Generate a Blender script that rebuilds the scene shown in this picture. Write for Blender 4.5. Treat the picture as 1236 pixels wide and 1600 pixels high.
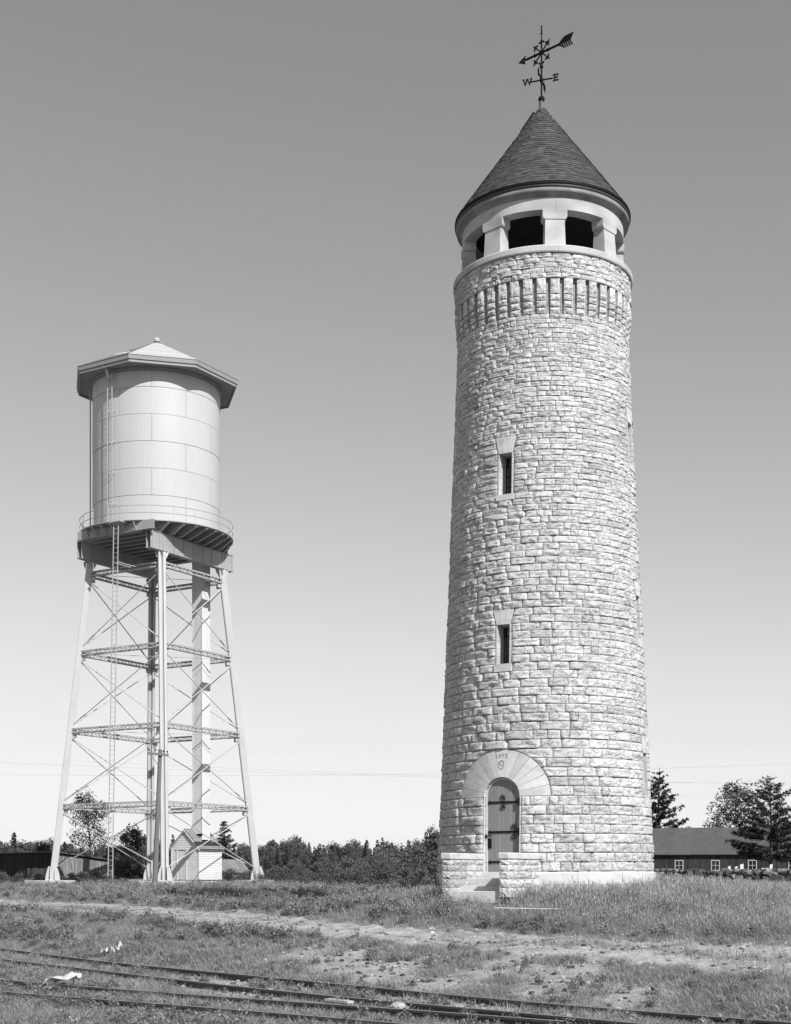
import bpy, math, random
import numpy as np
from mathutils import Vector, Matrix

random.seed(7)
RNG = np.random.default_rng(11)
R = math.radians
for o in list(bpy.data.objects):
    bpy.data.objects.remove(o)
SC = bpy.context.scene
COL = SC.collection

# ------------------------------------------------------------------ camera, sky, sun, exposure
F = 2150.0            # focal length in pixels of the 1236 px wide photograph
EYE = 1.95            # lens height above the railway
HOR = 1362.0          # picture row of the horizon
SUN_AZ = R(32)        # from the camera's back towards its right
SUN_EL = R(41)
cam_d = bpy.data.cameras.new('camera')
cam_d.sensor_fit = 'HORIZONTAL'; cam_d.sensor_width = 36.0
cam_d.lens = 36.0 * F / 1236.0
cam_d.shift_y = (HOR - 800.0) / 1236.0
cam_d.clip_start = 0.1; cam_d.clip_end = 9000
cam = bpy.data.objects.new('camera', cam_d); COL.objects.link(cam)
cam.location = (0, 0, EYE); cam.rotation_euler = (R(90), 0, 0)
SC.camera = cam

W = bpy.data.worlds.new('World'); SC.world = W; W.use_nodes = True
nt = W.node_tree; nt.nodes.clear()
out = nt.nodes.new('ShaderNodeOutputWorld'); bg = nt.nodes.new('ShaderNodeBackground')
sky = nt.nodes.new('ShaderNodeTexSky'); sky.sky_type = 'NISHITA'; sky.sun_disc = False
sky.sun_elevation = SUN_EL
sky.sun_rotation = math.pi - SUN_AZ
sky.altitude = 0; sky.air_density = 1.0; sky.dust_density = 0.25; sky.ozone_density = 1.0
# black and white plate: the sky keeps its brightness, loses its hue
bw = nt.nodes.new('ShaderNodeRGBToBW')
gam = nt.nodes.new('ShaderNodeMath'); gam.operation = 'POWER'; gam.inputs[1].default_value = 1.0
mul = nt.nodes.new('ShaderNodeMath'); mul.operation = 'MULTIPLY'; mul.inputs[1].default_value = 1.0
nt.links.new(sky.outputs[0], bw.inputs[0]); nt.links.new(bw.outputs[0], gam.inputs[0])
# plate response: brightness near the horizon rolls off instead of burning out
def mth(op, a, b):
    n = nt.nodes.new('ShaderNodeMath'); n.operation = op
    for i, v in enumerate((a, b)):
        if isinstance(v, (int, float)): n.inputs[i].default_value = v
        else: nt.links.new(v, n.inputs[i])
    return n.outputs[0]
shoulder = mth('POWER', mth('ADD', mth('POWER', mth('DIVIDE', gam.outputs[0], 5.9), 4.0), 1.0), 0.25)
nt.links.new(mth('DIVIDE', gam.outputs[0], shoulder), mul.inputs[0])
# thin streaks of cloud low over the horizon
tc = nt.nodes.new('ShaderNodeTexCoord'); mp = nt.nodes.new('ShaderNodeMapping')
mp.inputs['Scale'].default_value = (2.2, 2.2, 16)
nz = nt.nodes.new('ShaderNodeTexNoise'); nz.inputs['Scale'].default_value = 2.3; nz.inputs['Detail'].default_value = 6
cr = nt.nodes.new('ShaderNodeMapRange'); cr.inputs[1].default_value = 0.5; cr.inputs[2].default_value = 0.8
cr.inputs[3].default_value = 0.0; cr.inputs[4].default_value = 1.0
m2 = nt.nodes.new('ShaderNodeMath'); m2.operation = 'MULTIPLY'
nt.links.new(tc.outputs['Generated'], mp.inputs[0]); nt.links.new(mp.outputs[0], nz.inputs[0])
nt.links.new(nz.outputs[0], cr.inputs[0]); nt.links.new(mul.outputs[0], m2.inputs[0]); nt.links.new(cr.outputs[0], m2.inputs[1])
sep = nt.nodes.new('ShaderNodeSeparateXYZ'); nt.links.new(tc.outputs['Generated'], sep.inputs[0])
low = nt.nodes.new('ShaderNodeMapRange'); low.interpolation_type = 'SMOOTHSTEP'; low.inputs[1].default_value = 0.03; low.inputs[2].default_value = 0.14; low.inputs[3].default_value = -0.10; low.inputs[4].default_value = 0.0
nt.links.new(sep.outputs[2], low.inputs[0])
nt.links.new(mth('ADD', mth('MULTIPLY', cr.outputs[0], low.outputs[0]), 1.0), m2.inputs[1])
nt.links.new(m2.outputs[0], bg.inputs[0]); bg.inputs[1].default_value = 0.11
nt.links.new(bg.outputs[0], out.inputs[0])

sd = bpy.data.lights.new('sun', 'SUN'); sd.energy = 4.2; sd.angle = R(0.53); sd.color = (1, 1, 1)
sun = bpy.data.objects.new('sun', sd); COL.objects.link(sun)
sv = Vector((math.sin(SUN_AZ) * math.cos(SUN_EL), -math.cos(SUN_AZ) * math.cos(SUN_EL), math.sin(SUN_EL)))
sun.rotation_euler = sv.to_track_quat('Z', 'Y').to_euler(); sun.location = sv * 60
SC.view_settings.view_transform = 'Standard'; SC.view_settings.look = 'None'
SC.view_settings.gamma = 1.0; SC.view_settings.exposure = 0.55
SC.view_settings.use_curve_mapping = False
SC.render.engine = 'CYCLES'
SC.cycles.max_bounces = 6; SC.cycles.diffuse_bounces = 3; SC.cycles.glossy_bounces = 2
SC.cycles.transparent_max_bounces = 8

# ------------------------------------------------------------------ helpers
class MB:
    def __init__(s): s.v = []; s.f = []; s.t = []
    def add(s, vs, fs, tone=1.0):
        b = len(s.v); s.v.extend([tuple(map(float, p)) for p in vs])
        for f in fs: s.f.append([b + i for i in f]); s.t.append(tone)
    def hexa(s, p, tone=1.0):            # p: 8 corners, bottom 0-3 ccw, top 4-7
        s.add(p, [(3, 2, 1, 0), (4, 5, 6, 7), (0, 1, 5, 4), (1, 2, 6, 5), (2, 3, 7, 6), (3, 0, 4, 7)], tone)
    def box(s, c, d, ax=None, tone=1.0):
        X, Y, Z = ax if ax else (Vector((1, 0, 0)), Vector((0, 1, 0)), Vector((0, 0, 1)))
        c = Vector(c); hx, hy, hz = d[0] / 2, d[1] / 2, d[2] / 2
        q = [c + X * (a * hx) + Y * (b * hy) + Z * (e * hz) for e in (-1, 1) for a, b in ((-1, -1), (1, -1), (1, 1), (-1, 1))]
        s.hexa(q, tone)
    def beam(s, p0, p1, w, h, up=(0, 0, 1), tone=1.0):
        p0 = Vector(p0); p1 = Vector(p1); Z = (p1 - p0)
        L = Z.length
        if L < 1e-6: return
        Z = Z / L; U = Vector(up); X = U.cross(Z)
        if X.length < 1e-4: X = Vector((1, 0, 0)).cross(Z)
        X.normalize(); Y = Z.cross(X)
        s.box((p0 + p1) / 2, (w, h, L), (X, Y, Z), tone)
    def tube(s, p0, p1, r, n=8, r1=None, tone=1.0, caps=True):
        s.path([p0, p1], [r, r if r1 is None else r1], n, tone, caps)
    def path(s, pts, rs, n=6, tone=1.0, caps=True, closed=False):
        pts = [Vector(p) for p in pts]; m = len(pts)
        if not hasattr(rs, '__len__'): rs = [rs] * m
        vs = []; prev = None
        for i, p in enumerate(pts):
            if closed: d = pts[(i + 1) % m] - pts[i - 1]
            else: d = pts[min(i + 1, m - 1)] - pts[max(i - 1, 0)]
            d.normalize()
            if prev is None:
                X = d.orthogonal().normalized()
            else:
                X = prev - d * prev.dot(d)
                X = X.normalized() if X.length > 1e-5 else d.orthogonal().normalized()
            prev = X; Y = d.cross(X)
            for k in range(n):
                a = 2 * math.pi * k / n
                vs.append(p + (X * math.cos(a) + Y * math.sin(a)) * rs[i])
        fs = []
        for i in range(m if closed else m - 1):
            j = (i + 1) % m
            for k in range(n):
                l = (k + 1) % n
                fs.append((i * n + k, i * n + l, j * n + l, j * n + k))
        if caps and not closed:
            fs.append(tuple(reversed(range(n)))); fs.append(tuple(range((m - 1) * n, m * n)))
        s.add(vs, fs, tone)
    def arc(s, prof, a0, a1, n, tone=1.0, full=False):   # closed profile [(r,z)] swept about z, azimuth from -Y to +X
        m = len(prof); vs = []
        N = n if full else n + 1
        for i in range(N):
            a = a0 + (a1 - a0) * i / n
            for r, z in prof: vs.append((r * math.sin(a), -r * math.cos(a), z))
        fs = []
        for i in range(n):
            j = (i + 1) % N
            for k in range(m):
                l = (k + 1) % m
                fs.append((i * m + k, j * m + k, j * m + l, i * m + l))
        if not full:
            fs.append(tuple(range(m))); fs.append(tuple(reversed(range(n * m, n * m + m))))
        s.add(vs, fs, tone)
    def prism(s, poly, d, tone=1.0):      # poly: list of Vectors, extruded by vector d
        m = len(poly); d = Vector(d)
        vs = [Vector(p) for p in poly] + [Vector(p) + d for p in poly]
        fs = [tuple(range(m)), tuple(reversed(range(m, 2 * m)))] + [(k, m + k, m + (k + 1) % m, (k + 1) % m) for k in range(m)]
        s.add(vs, fs, tone)
    def ball(s, c, r, n=10, m=6, sz=1.0, tone=1.0):
        vs = []; c = Vector(c)
        for i in range(1, m):
            t = math.pi * i / m
            for k in range(n):
                a = 2 * math.pi * k / n
                vs.append(c + Vector((r * math.sin(t) * math.cos(a), r * math.sin(t) * math.sin(a), r * sz * math.cos(t))))
        vs.append(c + Vector((0, 0, r * sz))); vs.append(c - Vector((0, 0, r * sz)))
        T, B = len(vs) - 2, len(vs) - 1; fs = []
        for i in range(m - 2):
            for k in range(n):
                l = (k + 1) % n
                fs.append((i * n + k, (i + 1) * n + k, (i + 1) * n + l, i * n + l))
        for k in range(n):
            l = (k + 1) % n
            fs.append((T, k, l)); fs.append((B, (m - 2) * n + l, (m - 2) * n + k))
        s.add(vs, fs, tone)
    def build(s, name, mat, parent=None, smooth=False, fix=True, stuff=False, label=None):
        me = bpy.data.meshes.new(name)
        me.from_pydata(s.v, [], s.f)
        if fix:
            import bmesh
            b = bmesh.new(); b.from_mesh(me)
            bmesh.ops.recalc_face_normals(b, faces=b.faces); b.to_mesh(me); b.free()
        a = me.attributes.new('tone', 'FLOAT', 'FACE')
        a.data.foreach_set('value', np.array(s.t, dtype=np.float32))
        if smooth: me.polygons.foreach_set('use_smooth', [True] * len(me.polygons))
        me.materials.append(mat); me.update()
        o = bpy.data.objects.new(name, me); COL.objects.link(o)
        if parent is not None: o.parent = parent
        if stuff: o['kind'] = 'stuff'
        if label: o['label'] = label
        return o

def mesh_np(name, verts, faces, mat, parent=None, tone=None, smooth=False):
    me = bpy.data.meshes.new(name)
    k = faces.shape[1]
    me.vertices.add(len(verts)); me.vertices.foreach_set('co', np.asarray(verts, np.float32).ravel())
    me.loops.add(faces.size); me.loops.foreach_set('vertex_index', faces.astype(np.int32).ravel())
    me.polygons.add(len(faces))
    me.polygons.foreach_set('loop_start', np.arange(0, faces.size, k, dtype=np.int32))
    me.polygons.foreach_set('loop_total', np.full(len(faces), k, dtype=np.int32))
    if smooth: me.polygons.foreach_set('use_smooth', np.ones(len(faces), dtype=bool))
    a = me.attributes.new('tone', 'FLOAT', 'FACE')
    a.data.foreach_set('value', np.ones(len(faces), np.float32) if tone is None else np.asarray(tone, np.float32))
    me.materials.append(mat); me.update(calc_edges=True); me.validate()
    o = bpy.data.objects.new(name, me); COL.objects.link(o)
    if parent is not None: o.parent = parent
    return o

def thing(name, label, cat, loc=(0, 0, 0), rz=0.0, group=None):
    o = bpy.data.objects.new(name, None); COL.objects.link(o)
    o.location = loc; o.rotation_euler = (0, 0, rz); o.empty_display_size = 0.3
    o['label'] = label; o['category'] = cat
    if group: o['group'] = group
    return o
def part(name, parent, loc=(0, 0, 0)):
    o = bpy.data.objects.new(name, None); COL.objects.link(o); o.parent = parent; o.location = loc
    return o
def tag(o, label, cat, group=None):
    o['label'] = label; o['category'] = cat
    if group: o['group'] = group
    return o
def copy_tree(o, parent=None):
    c = o.copy(); COL.objects.link(c); c.parent = parent
    for ch in o.children: copy_tree(ch, c)
    return c

def mat(name, val, rough=0.8, var=0.15, scale=3.0, bump=0.0, bscale=30.0, spec=0.3, stretch=(1, 1, 1), dirt=0.0, dscale=0.6, metal=0.0, island=0.0):
    m = bpy.data.materials.new(name); m.use_nodes = True
    n = m.node_tree.nodes; l = m.node_tree.links
    p = n['Principled BSDF']; p.inputs['Roughness'].default_value = rough
    p.inputs['Specular IOR Level'].default_value = spec; p.inputs['Metallic'].default_value = metal
    tc = n.new('ShaderNodeTexCoord'); mp = n.new('ShaderNodeMapping'); mp.inputs['Scale'].default_value = stretch
    l.new(tc.outputs['Object'], mp.inputs[0])
    nz = n.new('ShaderNodeTexNoise'); nz.inputs['Scale'].default_value = scale; nz.inputs['Detail'].default_value = 6; nz.inputs['Roughness'].default_value = 0.65
    l.new(mp.outputs[0], nz.inputs[0])
    mr = n.new('ShaderNodeMapRange'); mr.inputs[1].default_value = 0.25; mr.inputs[2].default_value = 0.75
    mr.inputs[3].default_value = val * (1 - var); mr.inputs[4].default_value = val * (1 + var)
    l.new(nz.outputs[0], mr.inputs[0])
    at = n.new('ShaderNodeAttribute'); at.attribute_name = 'tone'
    mu = n.new('ShaderNodeMath'); mu.operation = 'MULTIPLY'
    l.new(mr.outputs[0], mu.inputs[0]); l.new(at.outputs['Fac'], mu.inputs[1])
    last = mu.outputs[0]
    if dirt > 0:
        nd = n.new('ShaderNodeTexNoise'); nd.inputs['Scale'].default_value = dscale; nd.inputs['Detail'].default_value = 5
        l.new(mp.outputs[0], nd.inputs[0])
        md = n.new('ShaderNodeMapRange'); md.inputs[1].default_value = 0.48; md.inputs[2].default_value = 0.68
        md.inputs[3].default_value = 1.0; md.inputs[4].default_value = 1 - dirt
        l.new(nd.outputs[0], md.inputs[0])
        m3 = n.new('ShaderNodeMath'); m3.operation = 'MULTIPLY'; l.new(last, m3.inputs[0]); l.new(md.outputs[0], m3.inputs[1]); last = m3.outputs[0]
    if island > 0:
        ge = n.new('ShaderNodeNewGeometry'); mi = n.new('ShaderNodeMapRange')
        mi.inputs[3].default_value = 1 - island; mi.inputs[4].default_value = 1 + island
        l.new(ge.outputs['Random Per Island'], mi.inputs[0])
        m4 = n.new('ShaderNodeMath'); m4.operation = 'MULTIPLY'; l.new(last, m4.inputs[0]); l.new(mi.outputs[0], m4.inputs[1]); last = m4.outputs[0]
    l.new(last, p.inputs['Base Color'])
    if bump > 0:
        nb = n.new('ShaderNodeTexNoise'); nb.inputs['Scale'].default_value = bscale; nb.inputs['Detail'].default_value = 5
        l.new(mp.outputs[0], nb.inputs[0])
        bp = n.new('ShaderNodeBump'); bp.inputs['Strength'].default_value = 1.0; bp.inputs['Distance'].default_value = bump
        l.new(nb.outputs[0], bp.inputs['Height']); l.new(bp.outputs[0], p.inputs['Normal'])
    return m

def leafmat(name, val, trans=0.25, var=0.3, island=0.3):
    m = mat(name, val, rough=0.6, var=var, scale=0.8, spec=0.25, island=island)
    n = m.node_tree.nodes; l = m.node_tree.links
    p = n['Principled BSDF']; o = n['Material Output']
    src = p.inputs['Base Color'].links[0].from_socket
    t = n.new('ShaderNodeBsdfTranslucent'); l.new(src, t.inputs[0])
    mx = n.new('ShaderNodeMixShader'); mx.inputs[0].default_value = trans
    l.new(p.outputs[0], mx.inputs[1]); l.new(t.outputs[0], mx.inputs[2]); l.new(mx.outputs[0], o.inputs[0])
    return m

M = {}
M['rock'] = mat('rock_faced_marble', 0.52, 0.85, 0.08, 5.0, 0.009, 30, 0.2, dirt=0.16, dscale=0.45)
def chisel(m):          # broken scarps of the chiselled face, added under the fine grain
    n = m.node_tree.nodes; l = m.node_tree.links
    bp = [x for x in n if x.type == 'BUMP'][0]
    tc = [x for x in n if x.type == 'TEX_COORD'][0]
    mp = n.new('ShaderNodeMapping'); mp.inputs['Scale'].default_value = (1, 1, 1.9); l.new(tc.outputs['Object'], mp.inputs[0])
    nz = n.new('ShaderNodeTexNoise'); nz.inputs['Scale'].default_value = 4.2; nz.inputs['Detail'].default_value = 4; nz.inputs['Roughness'].default_value = .6; nz.inputs['Distortion'].default_value = .4
    l.new(mp.outputs[0], nz.inputs[0])
    mr = n.new('ShaderNodeMapRange'); mr.interpolation_type = 'SMOOTHSTEP'; mr.inputs[1].default_value = .49; mr.inputs[2].default_value = .56
    l.new(nz.outputs[0], mr.inputs[0])
    b2 = n.new('ShaderNodeBump'); b2.inputs['Strength'].default_value = 1; b2.inputs['Distance'].default_value = .026
    l.new(mr.outputs[0], b2.inputs['Height']); l.new(b2.outputs[0], bp.inputs['Normal'])
chisel(M['rock'])
M['upper'] = mat('weathered_dressed_marble', 0.44, 0.8, 0.16, 2.4, 0.004, 22, 0.25, stretch=(1, 1, 1.6), dirt=0.35, dscale=1.2)
M['cornice'] = mat('shaded_stained_cornice_marble', 0.24, 0.85, 0.3, 2.2, 0.004, 22, 0.2, stretch=(1, 1, 1.6), dirt=0.35, dscale=1.5)  # shade under the cove put into a darker base tone, with stains
M['sash'] = mat('grey_white_sash', 0.36, 0.7, 0.12, 4)
M['smooth'] = mat('dressed_marble', 0.53, 0.75, 0.10, 2.0, 0.003, 25, 0.25, stretch=(1, 1, 2.2), dirt=0.22, dscale=1.6)
M['mortar'] = mat('mortar', 0.20, 0.95, 0.2, 6)
M['slate'] = mat('roof_slate', 0.06, 0.7, 0.25, 6, 0.002, 60, 0.3)
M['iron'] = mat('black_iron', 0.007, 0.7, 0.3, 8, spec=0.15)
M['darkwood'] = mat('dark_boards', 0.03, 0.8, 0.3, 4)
M['doorwood'] = mat('door_boards', 0.22, 0.65, 0.12, 4, 0.0015, 40, stretch=(6, 6, 0.6))
M['gutter'] = mat('eaves_gutter', 0.05, 0.5, 0.2, 4)
M['glass'] = mat('dark_glass', 0.012, 0.08, 0.1, 3, spec=0.5)
M['frame'] = mat('window_frame', 0.22, 0.6, 0.1, 4)
M['steel'] = mat('pale_painted_steel', 0.42, 0.5, 0.06, 1.2, spec=0.35, dirt=0.08, dscale=0.5)
M['plate'] = mat('pale_tank_plate', 0.45, 0.5, 0.04, 0.6, 0.004, 0.9, spec=0.35, stretch=(1, 1, 0.35), dirt=0.05, dscale=0.35)
M['seam'] = mat('tank_seam', 0.22, 0.7, 0.1, 3)
M['girder'] = mat('grey_painted_girder', 0.32, 0.5, 0.08, 1.5, spec=0.35, dirt=0.12, dscale=0.8)
M['tankroof'] = mat('tank_roof_boards', 0.44, 0.8, 0.12, 5, 0.004, 18, stretch=(1, 1, 4))
M['trim'] = mat('grey_eaves_trim', 0.27, 0.6, 0.08, 2)
M['concrete'] = mat('concrete', 0.42, 0.9, 0.15, 4, 0.01, 14, dirt=0.25)
M['white'] = mat('white_paint', 0.58, 0.6, 0.06, 3, spec=0.3, dirt=0.08, dscale=1.5)
M['shingle'] = mat('weathered_shingle', 0.20, 0.9, 0.3, 5, 0.006, 25)
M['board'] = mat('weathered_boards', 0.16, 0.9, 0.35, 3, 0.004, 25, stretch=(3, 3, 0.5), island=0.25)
M['darkboard'] = mat('dark_stained_and_shaded_boards', 0.03, 0.9, 0.35, 3, 0.004, 25, stretch=(3, 3, 0.5), island=0.25)
M['feltroof'] = mat('felt_roofing', 0.075, 0.85, 0.22, 1.2, 0.004, 16, island=0.22)
M['pole'] = mat('pole_timber', 0.14, 0.9, 0.25, 4, 0.004, 20, stretch=(4, 4, 0.4))
M['rail'] = mat('rusty_rail', 0.045, 0.6, 0.3, 10, spec=0.4)
M['railtop'] = mat('rail_head', 0.16, 0.4, 0.2, 10, spec=0.5)
M['sleeper'] = mat('old_sleeper', 0.13, 0.9, 0.3, 8, 0.01, 20)
M['paper'] = mat('pale_paper', 0.44, 0.8, 0.3, 6, 0.004, 14)
M['field'] = mat('fieldstone', 0.10, 0.95, 0.4, 3, 0.03, 9, island=0.45)
M['bark'] = mat('bark', 0.06, 0.95, 0.3, 6, 0.01, 14)
M['wire'] = mat('wire', 0.06, 0.6, 0.1, 2)
M['leaf'] = leafmat('broad_leaves', 0.105)
M['leafdark'] = leafmat('dark_broad_leaves', 0.06, 0.1)
M['scrub'] = leafmat('scrub_leaves', 0.115)
M['needle'] = leafmat('pine_needles', 0.045, 0.12)
M['grass'] = leafmat('green_grass', 0.26, 0.35, 0.35, 0.35)
M['tall'] = leafmat('tall_dry_grass', 0.24, 0.3, 0.3, 0.35)
M['weed'] = leafmat('weed_leaves', 0.24, 0.25, 0.3, 0.35)

# ------------------------------------------------------------------ terrain
TX, TY = 4.31, 39.6           # stone tower
KX, KY = -15.7, 90.5          # water tank
TN = (0.749, 0.662)           # across the railway
def gz(x, y):
    x = np.asarray(x, float); y = np.asarray(y, float)
    s = TN[0] * x + TN[1] * y
    b = -0.06 + 1.17 * (1 - np.exp(-np.maximum(s - 15.6, 0) / 9.0))
    d = np.hypot(x - TX, y - TY)
    b = b + 0.56 * np.exp(-(d / 6.6) ** 4)
    far = np.clip(np.hypot(x, y) / 40, 0.3, 1)
    w = 0.035 * np.sin(1.3 * x + 0.7 * y) * np.sin(0.9 * y - 0.5 * x + 1) + 0.02 * np.sin(3.1 * x + 1.7 * y) + 0.015 * np.sin(4.3 * y - 2.2 * x)
    k = np.clip((s - 15.6) / 2.5, 0.15, 1)
    return b + w * k
def g(x, y): return float(gz(x, y))
def on_ground(px, py):
    Y = 30.0
    for _ in range(60):
        X = (px - 618) / F * Y
        Yn = (EYE - g(X, Y)) * F / max(py - HOR, 4)
        Y = 0.6 * Y + 0.4 * Yn
    return (px - 618) / F * Y, Y
EDGE_X = [-300, 0, 200, 400, 618, 800, 1000, 1236, 1500]
TOP_Y = [1396, 1405, 1415, 1426, 1445, 1457, 1468, 1476, 1482]
BOT_Y = [1404, 1416, 1434, 1453, 1474, 1491, 1511, 1528, 1540]
SETV = {}
def project(x, y, z):
    return 618 + F * x / y, HOR - F * (z - EYE) / y

def axis(segs):
    a = [segs[0][0]]
    for lo, hi, st in segs:
        n = max(1, int(round((hi - lo) / st))); a += list(lo + (hi - lo) * np.arange(1, n + 1) / n)
    return np.array(a)
gx = axis([(-5000, -600, 700), (-600, -120, 60), (-120, -40, 8), (-40, -14, 1.0), (-14, 14, 0.3), (14, 40, 1.0), (40, 120, 8), (120, 600, 60), (600, 5000, 700)])
gy = axis([(-2000, -100, 400), (-100, 0, 20), (0, 12, 2), (12, 48, 0.3), (48, 110, 1.0), (110, 200, 6), (200, 800, 60), (800, 8000, 900)])
GX, GY = np.meshgrid(gx, gy)
GZ = gz(GX, GY)
verts = np.stack([GX.ravel(), GY.ravel(), GZ.ravel()], 1)
nx, ny = len(gx), len(gy)
ii = (np.arange(ny - 1)[:, None] * nx + np.arange(nx - 1)[None]).ravel()
faces = np.stack([ii, ii + 1, ii + nx + 1, ii + nx], 1)
def sandiness(x, y):
    """bare sand: the bank below the track road, and patches in the railway"""
    s = TN[0] * x + TN[1] * y
    n = 0.5 + 0.25 * np.sin(2.1 * x + 0.6 * y) + 0.2 * np.sin(1.7 * y - 2.9 * x + 2) + 0.15 * np.sin(5.3 * x + 4.1 * y)
    bank = np.exp(-((s - 17.3) / 1.9) ** 2) * np.clip((x + 3.6) / 3.0, 0, 1) * np.clip((5.6 - x) / 3.0, 0, 1)
    rails = np.exp(-((s - 13.6) / 1.5) ** 2) * np.clip((x + 5.5) / 2.5, 0, 1) * np.clip((4.5 - x) / 2, 0, 1) * 1.0
    return np.clip(np.maximum(bank, rails) * 1.45 * n, 0, 1)
gm = bpy.data.materials.new('ground'); gm.use_nodes = True
n_ = gm.node_tree.nodes; l_ = gm.node_tree.links; p_ = n_['Principled BSDF']; p_.inputs['Roughness'].default_value = 1.0; p_.inputs['Specular IOR Level'].default_value = 0.1
tc_ = n_.new('ShaderNodeTexCoord'); na = n_.new('ShaderNodeTexNoise'); na.inputs['Scale'].default_value = 1.6; na.inputs['Detail'].default_value = 10; na.inputs['Roughness'].default_value = 0.75
l_.new(tc_.outputs['Object'], na.inputs[0])
ra = n_.new('ShaderNodeMapRange'); ra.inputs[1].default_value = 0.3; ra.inputs[2].default_value = 0.7; ra.inputs[3].default_value = 0.11; ra.inputs[4].default_value = 0.22
l_.new(na.outputs[0], ra.inputs[0])
rb = n_.new('ShaderNodeMapRange'); rb.inputs[1].default_value = 0.3; rb.inputs[2].default_value = 0.7; rb.inputs[3].default_value = 0.22; rb.inputs[4].default_value = 0.37
l_.new(na.outputs[0], rb.inputs[0])
aa = n_.new('ShaderNodeAttribute'); aa.attribute_name = 'sand'
nb_ = n_.new('ShaderNodeTexNoise'); nb_.inputs['Scale'].default_value = 5; nb_.inputs['Detail'].default_value = 8; l_.new(tc_.outputs['Object'], nb_.inputs[0])
ad = n_.new('ShaderNodeMath'); ad.operation = 'ADD'; l_.new(aa.outputs['Fac'], ad.inputs[0]); l_.new(nb_.outputs[0], ad.inputs[1])
sm = n_.new('ShaderNodeMapRange'); sm.inputs[1].default_value = 0.72; sm.inputs[2].default_value = 0.98; l_.new(ad.outputs[0], sm.inputs[0])
mx_ = n_.new('ShaderNodeMix'); mx_.data_type = 'FLOAT'
l_.new(sm.outputs[0], mx_.inputs[0]); l_.new(ra.outputs[0], mx_.inputs[2]); l_.new(rb.outputs[0], mx_.inputs[3]); l_.new(mx_.outputs[0], p_.inputs['Base Color'])
bp_ = n_.new('ShaderNodeBump'); bp_.inputs['Strength'].default_value = 1; bp_.inputs['Distance'].default_value = 0.06
nc = n_.new('ShaderNodeTexNoise'); nc.inputs['Scale'].default_value = 7; nc.inputs['Detail'].default_value = 8; l_.new(tc_.outputs['Object'], nc.inputs[0])
l_.new(nc.outputs[0], bp_.inputs['Height']); l_.new(bp_.outputs[0], p_.inputs['Normal'])
ground = mesh_np('ground', verts, faces, gm, smooth=True)
sa = ground.data.attributes.new('sand', 'FLOAT', 'POINT'); sa.data.foreach_set('value', sandiness(GX, GY).ravel().astype(np.float32))
ground['kind'] = 'structure'

# the sandy track, draped a little over the ground
pm = mat('sandy_track', 0.34, 1.0, 0.38, 3.5, 0.05, 8, 0.1, dirt=0.4, dscale=1.1)
px_ = np.linspace(-250, 1450, 260); strip = []
for q in px_:
    a = on_ground(q, np.interp(q, EDGE_X, TOP_Y)); b = on_ground(q, np.interp(q, EDGE_X, BOT_Y))
    strip.append((a, b))
pv = []; K = 12
for i, (a, b) in enumerate(strip):
    j0 = 0.3 * math.sin(i * 0.31) + 0.25 * math.sin(i * 0.83 + 1) + random.uniform(-.2, .2)
    j1 = 0.3 * math.sin(i * 0.27 + 2) + 0.25 * math.sin(i * 0.71) + random.uniform(-.2, .2)
    for k in range(K + 1):
        t = k / K; t = j0 * 0.3 * (1 - t) + t * (1 + j1 * 0.3)
        x = a[0] + (b[0] - a[0]) * t; y = a[1] + (b[1] - a[1]) * t
        pv.append((x, y, g(x, y) + (0.012 if 0 < k < K else -0.02) + 0.012 * math.sin(t * 9.4)))
pf = [(i * (K + 1) + k, i * (K + 1) + k + 1, (i + 1) * (K + 1) + k + 1, (i + 1) * (K + 1) + k) for i in range(len(strip) - 1) for k in range(K)]
path = mesh_np('dirt_path', np.array(pv), np.array(pf), pm, smooth=True); path['kind'] = 'structure'
# ------------------------------------------------------------------ stone tower
GT = 1.42
tower = thing('stone_tower', 'tall round tower of rock-faced stone with conical slate roof and arched door', 'tower', (TX, TY, GT), 0)
tower.rotation_euler = (0, R(-0.27), 0)
ZB = EYE - GT                          # local z of the horizon line = top of the water table
def zt(py, r=2.5): return ZB + (HOR - py) * (TY - r) / F      # local z of a point on the tower's front
def r0(z): return 3.0 - (z - ZB - 1.1) * 0.0420
H_CB = zt(488); H_CT = zt(433); H_S0 = zt(394); H_S1 = zt(382)
courses = [0.0]; h = 0.0
while h < H_CB - ZB - 0.05:
    p = 0.2535 if h < 3.25 else max(0.131, 0.240 - (h - 3.6) * 0.0112)
    h += p; courses.append(h)
k_ = (H_CB - ZB - courses[13]) / (courses[-1] - courses[13])
courses = [ZB + (c if i <= 13 else courses[13] + (c - courses[13]) * k_) for i, c in enumerate(courses)]
def snap(z): return min(courses, key=lambda c: abs(c - z))
A_D = R(-29.3); A_W = R(-29.3); A_R = R(66)
Z_SP = courses[8]; R_OUT = courses[13] - Z_SP; R_IN = 0.525; STRETCH = 1.07
class Op:        # an opening in the wall: half width as a function of height, about azimuth a
    def __init__(s, a, z0, z1, f): s.a, s.z0, s.z1, s.f = a, z0, z1, f
ops = [Op(A_D, ZB - 1, Z_SP, lambda z: 0.56), Op(A_D, Z_SP, courses[13], lambda z: STRETCH * math.sqrt(max(R_OUT ** 2 - (z - Z_SP) ** 2, 1e-5)) + 0.004)]
windows = []
def add_window(a, y0, y1, r):
    zs = snap(zt(y1, r)); zo = snap(zt(y0, r)); zi = courses.index(zs)
    zsb = courses[zi - 1]; lt = snap(zo + 0.42)
    ops.append(Op(a, zsb, zs, lambda z: 0.265))
    ops.append(Op(a, zs, zo, lambda z: 0.235))
    ops.append(Op(a, zo, lt, lambda z: 0.215 + 0.10 * (z - zo) / (lt - zo)))
    windows.append((a, zsb, zs, zo, lt))
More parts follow.
